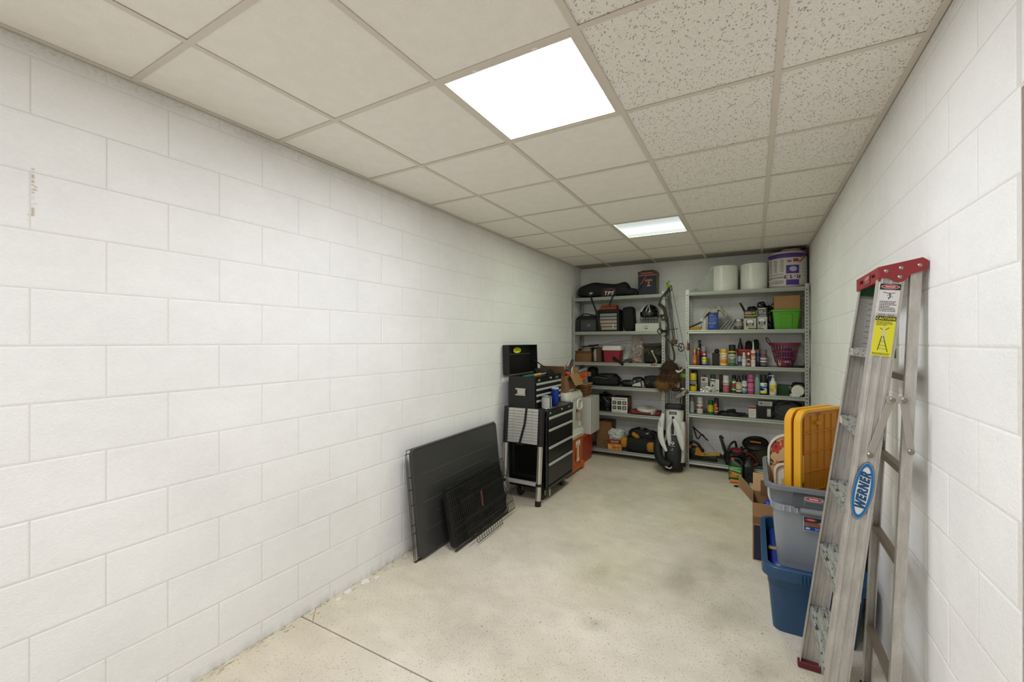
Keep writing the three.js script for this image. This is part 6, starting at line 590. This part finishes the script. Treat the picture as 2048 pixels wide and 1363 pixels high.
// ================= right wall: totes and step ladder =================
{ const BL = M(0x1f4668, .4), x0 = .035, x1 = .505, z0 = -2.6, z1 = -3.37, xc = (x0 + x1) / 2, zc = (z0 + z1) / 2, W = x1 - x0, D = z0 - z1;
  const t = thing('storage_tote', 'large slate blue plastic tote, lowest of the stacked totes by the step ladder', 'tote', [xc, 0, zc], 0); part('tub', tub(W - .05, D - .05, W - .11, D - .16, .365, .06, .005, .022, .06), BL, t); for (let k = 0; k < 16; k++) part('rim_rib', bx(.008, .05, .008, -.06 + k * .015, .332, D / 2 + .0, .003), BL, t); part('step', [loft([ring(W - .085, D - .1, .06, .24), ring(W - .06, D - .075, .06, .25), ring(W - .055, D - .07, .06, .3)], false, false, .6)], BL, t);
  const b = thing('tote_lid', 'bright blue plastic lid with brown tape lying inside the blue tote', 'lid', [xc - .02, .2, zc - .03], 0); part('lid', loft([ring(W - .13, D - .16, .06, .0), ring(W - .12, D - .15, .065, .09), ring(W - .16, D - .2, .05, .115)], true, true, .8), M(0x1a2f86, .35), b); part('tape', bxr(W - .12, .002, .04, 0, .117, .04, 0, .08, 0, 0), M(0xa58452, .6), b); part('tape_end', bxr(.002, .07, .04, -W / 2 + .063, .08, .04 - .016, 0, .08, -.2, 0), M(0xa58452, .6), b);
  // clear tote
  const gz0 = -2.70, gz1 = -3.33, gzc = (gz0 + gz1) / 2, GD = gz0 - gz1, gx0 = .08, gx1 = .5, gxc = (gx0 + gx1) / 2, GW = gx1 - gx0;
  const CLEAR = new THREE.MeshPhysicalMaterial({ color: 0xe6ebee, roughness: .32, transmission: .8, thickness: 0, ior: 1.4 }); const GREY = M(0x6c7076, .45), GREYL = M(0x878b8f, .45);
  const c = thing('clear_tote', 'clear plastic tote with grey latch handle standing on the blue lid', 'tote', [gxc, .318, gzc], 0), CH = .345; part('tub', tub(GW - .02, GD - .02, GW - .07, GD - .09, CH, .05, .003, .01, .03), CLEAR, c); part('handle', rod([-.078, CH - .012, GD / 2 + .012], [.16, CH - .012, GD / 2 + .012], .017, 14), M(0x7a7d80, .4), c); for (let k = 0; k < 4; k++) part('rim_rib', bx(.006, .03, .014, -.15 + k * .03, CH - .014, GD / 2 - .0, .002), M(0xc9cdcf, .35, 0, { transmission: .4, thickness: 0 }), c); part('label', sticker(.125, .07, cell(200, 120, '#e8e6e0', [['r', .02, .03, .96, .94, '#1d2a4c'], ['e', .26, .2, .2, .1, '#c83a3a'], ['t', 'Sterilite', .26, .2, .1, '#f2e8e8'], ['p', '#8a5a3c', [[.03, .4], [.97, .3], [.97, .62], [.03, .68]]], ['p', '#b8b0a4', [[.5, .32], [.95, .3], [.9, .45], [.6, .5]]], ['r', .02, .68, .96, .29, '#23407c'], ['l', .4, .74, .5, 2, .09, '#c8d0e4'], ['e', .15, .82, .08, .08, '#a8b4d0']]), .0, .264, GD / 2 - .011, -.1), PRINTGLOSS, c);
  // grey tote nested in the clear one
  const g = thing('storage_tote', 'grey plastic tote nested in the clear tote, holding the yellow lids', 'tote', [gxc - .012, .345, gzc - .005], 0), GH = .425; part('tub', tub(GW + .0, GD + .01, GW - .11, GD - .14, GH, .055, .004, .018, .025), GREY, g); const hp = part('handle_panel', bxr(.19, .08, .012, .0, .357, GD / 2 + .006, -.13, 0, 0, .012), M(0x4a4d52, .45), g); part('label', sticker(.085, .05, cell(120, 70, '#5a5d60', [['r', .0, .0, 1, 1, '#6a6d70'], ['e', .5, .26, .46, .22, '#d8d0cc'], ['e', .5, .26, .43, .18, '#a83a3c'], ['t', 'Sterilite', .5, .26, .2, '#f0e8e8'], ['r', .05, .55, .9, .4, '#4b4e52']]), -.008, .36, GD / 2 + .0138, -.13), PRINTGLOSS, hp); part('side_panel', sticker(.06, .05, cell(60, 50, '#8a8c8a', [['l', .05, .1, .9, 5, .16, '#c8c8c4']]), .07, .36, GD / 2 + .0138, -.13), PRINT, hp);
  // two yellow lids on edge
  const YE = M(0xe2a51c, .4), YE_SHADED = M(0xc6831a, .45), lidShape = () => { const w = .46, h = .74; return [rrect(w - .05, h - .05, .05, 6), rrect(w, h, .07, 6), rrect(w - .03, h - .03, .06, 6)]; };  // lit yellow for the edges, shaded copy for the underside, painted in as colour
  ['front yellow tote lid with ribbed underside, standing in the grey tote', 'rear yellow tote lid standing in the grey tote just behind the front one'].forEach((lb, i) => { const l = thing('tote_lid', lb, 'lid', [.32 - .0415 * i, .42, -2.985 - .028 * i], .977); const [a, b2, c2] = lidShape(), up = (r, z) => r.map(([x, y]) => [x, .37 + y, z]); part('skirt', loft([up(b2, .0), up(b2, .034), up(c2, .034), up(c2, .01)].reverse(), false, false, .6), YE, l); part('panel', loft([up(b2, 0), up(c2, -.012), up(a, -.014)], false, true, .6), YE, l); const ff = part('underside', loft([up(rrect(.43, .71, .06, 6), .004), up(rrect(.43, .71, .06, 6), .012)], true, true), YE_SHADED, l); ff.material.side = THREE.DoubleSide;
    if (i === 0) { for (let k = 0; k < 6; k++) part('rib', bx(.005, .66, .01, -.165 + k * .068, .37, .015, .002), YE_SHADED, l); for (let k = 0; k < 7; k++) part('cross_rib', bx(.36, .005, .01, -.005, .07 + k * .108, .015, .002), YE_SHADED, l); part('edge_rib', bx(.016, .15, .02, -.192, .42, .02, .005), YE, l); part('handle_lug', [bx(.05, .02, .02, -.04, .66, .02, .004)], YE_SHADED, l); part('code', sticker(.05, .018, cell(60, 20, '#b57214', [['t', '5616', .5, .5, .8, '#3c2408']]), -.02, .705, .0135), PRINT, l); } });
  // flowered tray and small inner frame
  const f = thing('flower_tray', 'white rimmed tray with red and orange flower print, behind the yellow lids', 'tray', [.208, .45, -3.2], -.06); f.rotation.x = -.06; const FW2 = .26, FH = .5, up = (r, z) => r.map(([x, y]) => [x, FH / 2 + y, z]); part('rim', loft([up(rrect(FW2, FH, .12, 8), -.01), up(rrect(FW2, FH, .12, 8), .016), up(rrect(FW2 - .024, FH - .024, .11, 8), .016), up(rrect(FW2 - .03, FH - .03, .11, 8), .002)].reverse(), false, true, .6), M(0xd6d2c8, .4), f);
  const fc = cell(330, 480, '#c8a878', [['f', (c3, w, h) => { const fl2 = (x, y, r, col, mid) => { c3.fillStyle = col; for (let k = 0; k < 6; k++) { const a = k * 1.05 + x; c3.beginPath(); c3.ellipse(x * w + Math.cos(a) * r * .55, y * h + Math.sin(a) * r * .55, r * .55, r * .38, a, 0, 7); c3.fill(); } c3.fillStyle = mid; c3.beginPath(); c3.arc(x * w, y * h, r * .25, 0, 7); c3.fill(); }; const lf = (x, y, L, a) => { c3.fillStyle = '#2c3424'; c3.beginPath(); c3.ellipse(x * w, y * h, L, L * .34, a, 0, 7); c3.fill(); };  const S = [[.14, .16, '#a8362c'], [.36, .1, '#b04a34'], [.2, .42, '#c86a24'], [.44, .38, '#a03a30'], [.7, .2, '#b2382c'], [.12, .68, '#9c3a30'], [.42, .64, '#c8702c'], [.72, .5, '#b8442c'], [.7, .78, '#c06a28'], [.3, .88, '#a8382c'], [.88, .34, '#c4602a'], [.9, .66, '#a03428']]; for (const [x, y, k] of S) fl2(x, y, rr(26, 36), k, '#6e2020'); for (let k = 0; k < 44; k++) lf(rnd(), rnd(), rr(9, 18), rnd() * 6); }]]);
  part('print', (() => { const s = new THREE.Shape(rrect(FW2 - .03, FH - .03, .11, 8).map((p) => new THREE.Vector2(...p))); const gg = new THREE.ShapeGeometry(s), p = gg.attributes.position, u = gg.attributes.uv; for (let i = 0; i < p.count; i++) u.setXY(i, p.getX(i) / (FW2 - .03) + .5, p.getY(i) / (FH - .03) + .5); uvr(gg, fc); return gg.translate(0, FH / 2, .0045); })(), PRINT, f);
  const k2 = thing('serving_tray', 'small tan tray with rounded white rim low before the flowered tray', 'tray', [.175, .64, -3.03], 0); k2.rotation.x = -.12; const u2 = (r, z) => r.map(([x, y]) => [x, .08 + y, z]); part('rim', loft([u2(rrect(.14, .17, .05, 6), -.006), u2(rrect(.14, .17, .05, 6), .012), u2(rrect(.116, .146, .042, 6), .012), u2(rrect(.11, .14, .04, 6), .0)].reverse(), false, true, .6), M(0xd4cdbd, .45), k2); part('centre', bx(.07, .06, .01, .005, .045, .004, .004), M(0xb9a684, .5), k2);
  // open cardboard box behind
  const cb = thing('carton', 'tall open cardboard carton with dark blue lower front, behind the stacked totes', 'box', [.165, 0, -3.62], 0), w = .34, d = .3, h = .4; part('side', [bx(w, h, .005, 0, h / 2, d / 2, .001), bx(w, h, .005, 0, h / 2, -d / 2, .001), bx(w, .005, d, 0, .003, 0, .001), bx(.005, h, d, w / 2, h / 2, 0, .001), bx(.005, h, d, -w / 2, h / 2, 0, .001)], KRAFT, cb); part('print_panel', bx(w - .01, .24, .003, 0, .125, d / 2 + .003, .001), M(0x1c2038, .6), cb); part('flap', bxr(.14, .004, d, -w / 2 - .045, h + .05, 0, 0, 0, -.85, .001), KRAFT, cb); part('flap', bxr(w, .15, .004, 0, h + .05, -d / 2 - .045, -.7, 0, 0, .001), M(0xb08c62, .85), cb); part('flap', bxr(w * .86, .12, .004, .025, h + .06, -.02, .1, 0, 0, .001), KRAFTD, cb); part('front_strip', bx(w, .05, .004, 0, h - .12, d / 2 + .003, .001), KRAFTD, cb);
  const bb = thing('blue_bottle', 'blue plastic bottles lying inside the open cardboard carton', 'bottle', [.11, .0, -3.62], 0); part('bottle', [bxr(.1, .4, .08, -.0, .205, .07, 0, 0, 0, .03)], M(0x1b3fae, .35), bb); part('cap', cyl(.02, .02, .03, -.0, .418, .07), M(0x16308a, .4), bb);
  const rag = thing('paper_wrap', 'clear white wrapping poking from the cardboard carton', 'paper', [.25, .0, -3.6], 0); part('wrap', soft(.14, .4, .16, { e: .6, amp: .2, s: 6, seg: 24 }), M(0xb8b8b4, .5), rag);
}
// ---- step ladder folded against the right wall
{ const streak = dataTex(256, 256, (u, v) => { const k = 226 + (nD(u, v) - .5) * 24 + (nC(u * 2, v * 2) - .5) * 18 + (nB(u, v) - .5) * 12; return [k, k - 3, k - 7]; }, true); streak.repeat.set(6, 1.2);
  const ALU = new THREE.MeshStandardMaterial({ map: streak, color: 0xd2d0cb, roughness: .48, metalness: .35, bumpMap: floorBump, bumpScale: .0004 }); const TREAD = new THREE.MeshStandardMaterial({ color: 0xd0d1ca, roughness: .6, metalness: .15, map: dataTex(256, 256, (u, v) => { const n = nD(u, v) * .5 + nB(u, v) * .35 + nC(u, v) * .15; const k = 196 - Math.max(0, n - .56) * 900 + (nC(u, v) - .5) * 30; return [k, k, k - 4]; }, true) }); const RED = new THREE.MeshStandardMaterial({ color: 0x8c2428, roughness: .5 }), REDD = M(0x5a1a1c, .6);
  const t = thing('step_ladder', 'six foot aluminium step ladder with red cap, folded and leaning on the right wall', 'ladder', [.33, 0, -2.2], 0), O = [.33, 0, -2.2], q = (x, y, z) => [x - O[0], y - O[1], z - O[2]];
  // rails: web with flanges; profile x = depth from front edge, y = outwards
  const railProf = [[0, 0], [.076, 0], [.076, -.028], [.073, -.028], [.073, -.003], [.054, -.003], [.051, -.001], [.048, -.003], [.028, -.003], [.025, -.001], [.022, -.003], [.003, -.003], [.003, -.028], [0, -.028]];
  const ribs = (P0, P1, zoff, dir) => [.012, .038, .064].map((x) => { const s = .012; return sweep([[x - s / 2, 0], [x + s / 2, 0], [x + s / 2 - .0025, .0034], [x - s / 2 + .0025, .0034]], P0, P1, dir); });
  const nb = [q(.2015, .015, -1.985), q(.400, 1.775, -2.035)], fb = [q(.187, .015, -2.455), q(.407, 1.775, -2.405)];
  // near rail: outer face towards the camera (+z); sweeping downwards makes y point to +z
  const near = part('front_rail', [sweep(railProf, nb[1], nb[0], [1, 0, 0]), ...ribs(nb[1], nb[0], 0, [1, 0, 0])], ALU, t, 'near front rail with the oval sticker');
  const far = part('front_rail', [sweep(railProf.map(([x, y]) => [x, -y]).reverse(), fb[1], fb[0], [1, 0, 0])], ALU, t, 'far front rail with the fine print label');
  const rp = [[0, 0], [.031, 0], [.031, -.024], [.028, -.024], [.028, -.003], [.003, -.003], [.003, -.024], [0, -.024]], rn = [q(.417, .015, -2.02), q(.491, 1.788, -2.038)], rf = [q(.417, .015, -2.43), q(.491, 1.775, -2.40)];
  part('rear_rail', sweep(rp, rn[1], rn[0], [1, 0, 0]), ALU, t, 'near rear rail'); part('rear_rail', sweep(rp.map(([x, y]) => [x, -y]).reverse(), rf[1], rf[0], [1, 0, 0]), ALU, t, 'far rear rail');
  const X = (y) => .193 + .119 * y, XN = (y) => .1998 + .1128 * y, ZN = (y) => -1.985 - .0284 * y - .004, ZF2 = (y) => -2.455 + .0284 * y + .004;
  [.30, .605, .905, 1.205, 1.505].forEach((y, k) => { const zn = ZN(y), zf = ZF2(y), L = zn - zf, s = part('step', [bx(.079, .004, L, ...q(X(y) + .0395, y, (zn + zf) / 2), .001), bx(.004, .034, L, ...q(X(y) + .001, y - .015, (zn + zf) / 2), .001), bx(.004, .034, L, ...q(X(y) + .078, y - .015, (zn + zf) / 2), .001)], TREAD, t); for (let g = 0; g < 3; g++) part('tread_ridge', bx(.004, .003, L, ...q(X(y) + .018 + g * .021, y + .003, (zn + zf) / 2), .001), TREAD, s); if (k === 0) for (const [a, b] of [[zn, -1], [zf, 1]]) part('step_brace', beam(q(X(y) + .06, y - .02, a + b * .16), q(X(.06) + .06, .09, a + b * .012), .003, .022, [1, 0, 0], .001), ALU, s); if (k === 3) part('label', sticker(.06, .026, cell(100, 44, '#d2cfc8', [['l', .1, .2, .8, 4, .18, '#a8706a']]), ...q(X(y) - .0015, y - .014, zf + .06), 0, -Math.PI / 2, 0), PRINT, s); if (k === 4) part('label', sticker(.06, .026, cell(100, 44, '#c9c6c0', [['e', .3, .5, .16, .36, '#b06058'], ['l', .5, .2, .45, 4, .18, '#777']]), ...q(X(y) - .0015, y - .014, zf + .06), 0, -Math.PI / 2, 0), PRINT, s); });
  [.28, .725, 1.06, 1.4].forEach((y) => { const x = .417 + .042 * y + .016; part('rear_bar', bx(.03, .022, .36, ...q(x, y, -2.222), .003), M(0x8b7f70, .5, .3), t); });
  // red feet
  for (const [P, z, d] of [[.187, -2.001, 1], [.187, -2.439, -1]]) part('foot', bxr(.09, .03, .034, ...q(P + .038, .016, z), 0, 0, 0, .006), REDD, t); for (const z of [-2.034, -2.416]) part('foot', bxr(.045, .026, .032, ...q(.432, .014, z), 0, 0, 0, .005), REDD, t);
  // cap
  const side = [[.4, 1.766], [.425, 1.766], [.436, 1.757], [.447, 1.75], [.459, 1.748], [.47, 1.751], [.478, 1.759], [.487, 1.773], [.534, 1.788], [.535, 1.819], [.528, 1.825], [.52, 1.831], [.402, 1.807]].map(([x, y]) => [x - O[0], y]);
  const cap = part('cap', ext(side, .004, .0008).translate(0, 0, -2.029 - O[2]), RED, t); part('cap_side', ext(side, .004, .0008).translate(0, 0, -2.413 - O[2]), RED, cap); part('cap_top', tf(bx(.122, .006, .386, 0, 0, 0, .002), ...q(.4605, 1.8155, -2.219), 0, 0, .205), RED, cap);
  part('cap_front', ext([[-.19, -.026], [.19, -.026], [.19, .026], [-.19, .026]], .005, .001, [[[-.13, -.004], [-.06, -.004], [-.06, .008], [-.13, .008]], [[.08, -.004], [.14, -.004], [.14, .008], [.08, .008]]]).rotateY(-Math.PI / 2).translate(...q(.4045, 1.781, -2.219)), RED, cap); part('cap_print', sticker(.1, .034, cell(120, 40, '#8c2428', [['t', 'WERNER', .5, .35, .5, '#c8a8a4', -4], ['l', .15, .65, .7, 2, .18, '#b08a88']]), ...q(.3968, 1.781, -2.2), 0, -Math.PI / 2, 0), PRINT, cap);
  for (const [x, y] of [[.4214, 1.79], [.4625, 1.798], [.459, 1.766], [.5127, 1.804]]) part('rivet', tf(lathe([[0, .0035], [.004, .003], [.007, 0]], 14), ...q(x, y, -2.0245), Math.PI / 2), M(0x9a958c, .35, .8), cap);
  // stickers on the rails
  const slant = -Math.atan(.1128), at = (y, dx) => [XN(y) + dx, y, -1.985 - .0284 * y + .0052]; const st = (w, h, c, y, dx, n, dz = 0) => { const p = at(y, dx); part(n, sticker(w, h, c, ...q(p[0], p[1], p[2] + dz), -.016, 0, slant), PRINT, near); };
  st(.058, .11, cell(150, 320, '#d6d3ce', [['r', .0, .0, 1, .2, '#1a1818'], ['e', .5, .1, .44, .07, '#c8bcb8'], ['e', .5, .1, .4, .055, '#a02c30'], ['t', 'DANGER', .5, .1, .055, '#f0e8e4'], ['s', '#1c1c1c', .018, [[.2, .28], [.5, .32], [.75, .29]]], ['s', '#1c1c1c', .02, [[.5, .3], [.55, .42], [.48, .5]]], ['s', '#1c1c1c', .014, [[.4, .38], [.62, .36]]], ['s', '#1c1c1c', .014, [[.45, .45], [.66, .42]]], ['l', .08, .57, .84, 7, .052, '#2a2a2a', .5], ['r', 0, .965, 1, .015, '#999']]), 1.688, .038, 'danger_label');
  st(.058, .145, cell(150, 370, '#ddd628', [['r', 0, 0, 1, .11, '#17170f'], ['t', 'CAUTION', .5, .06, .085, '#e6de2c'], ['l', .08, .13, .84, 4, .028, '#2c2a12', .5], ['s', '#2a2a20', .015, [[.3, .3], [.5, .36], [.72, .28]]], ['p', '#c9c6a4', [[.42, .32], [.56, .32], [.58, .55], [.42, .55]]], ['e', .48, .28, .06, .03, '#c9c6a4'], ['s', '#33331f', .016, [[.42, .5], [.3, .85]]], ['s', '#33331f', .016, [[.5, .5], [.78, .88]]], ['s', '#33331f', .01, [[.38, .62], [.6, .64]]], ['s', '#33331f', .01, [[.34, .72], [.66, .74]]], ['s', '#33331f', .01, [[.31, .8], [.7, .82]]], ['s', '#c9c6a4', .02, [[.5, .55], [.48, .9]]], ['l', .06, .92, .88, 2, .03, '#2c2a12', .5]]), 1.553, .037, 'caution_label');
  { const p = at(.985, .038), m = new THREE.CylinderGeometry(1, 1, .0012, 48).rotateX(Math.PI / 2).scale(.031, .108, 1); part('sticker_edge', tf(m, ...q(p[0], p[1], p[2]), -.016, 0, slant - .05), M(0x23262a, .5), near); part('logo_sticker', uvr(tf(new THREE.CircleGeometry(1, 48).scale(.0295, .106, 1), ...q(p[0], p[1], p[2] + .0012), -.016, 0, slant - .05), cell(160, 560, '#a9aaa8', [['e', .5, .5, .47, .485, '#1668a4'], ['e', .5, .5, .33, .42, '#d6d6d2'], ['f', (c, w, h) => { c.translate(w * .5, h * .5); c.rotate(-Math.PI / 2); c.scale(.84, 1); c.font = 'italic bold ' + Math.round(h * .185) + 'px sans-serif'; c.textAlign = 'center'; c.textBaseline = 'middle'; c.fillStyle = c.strokeStyle = '#12456e'; c.lineWidth = h * .016; c.fillText('WERNER', 0, 0); c.strokeText('WERNER', 0, 0); }]])), PRINT, near); }
  part('instruction_label', sticker(.062, .3, cell(160, 700, '#8d8a85', [['r', .05, .0, .9, .13, '#1c5a30'], ['l', .1, .02, .8, 5, .02, '#0f3018'], ['l', .06, .17, .88, 38, .0205, '#d2cfca', .5], ['r', .05, .955, .9, .02, '#c8c5c0']]), ...q(X(1.61) + .04, 1.62, ZF2(1.62) + .001), .0284, 0, slant), PRINT, far);
  // spreaders folded between front and rear rails
  const SP = M(0xa9a39a, .45, .5), z = -1.992; const a1 = part('spreader_arm', beam(q(.37, 1.12, z - .014), q(.432, 1.325, z - .022), .022, .004, [1, 0, 0]), SP, t); part('spreader_arm', beam(q(.482, 1.145, -2.006), q(.465, 1.325, -2.008), .022, .004, [1, 0, 0]), SP, t); part('spreader_plate', beam(q(.415, 1.325, -2.0), q(.482, 1.328, -2.003), .004, .026, [0, 0, 1]).translate(0, 0, 0), SP, t); for (const [x, y] of [[.37, 1.12], [.482, 1.145], [.432, 1.325], [.465, 1.326]]) part('rivet', tf(lathe([[0, .005], [.006, .004], [.01, 0]], 14), ...q(x, y, -2.0), Math.PI / 2), M(0x8d877c, .35, .8), a1);
}

atlasTex.needsUpdate = true;
scene.traverse((o) => { if (o.isMesh) { o.castShadow = true; o.receiveShadow = true; } });
renderer.render(scene, camera);
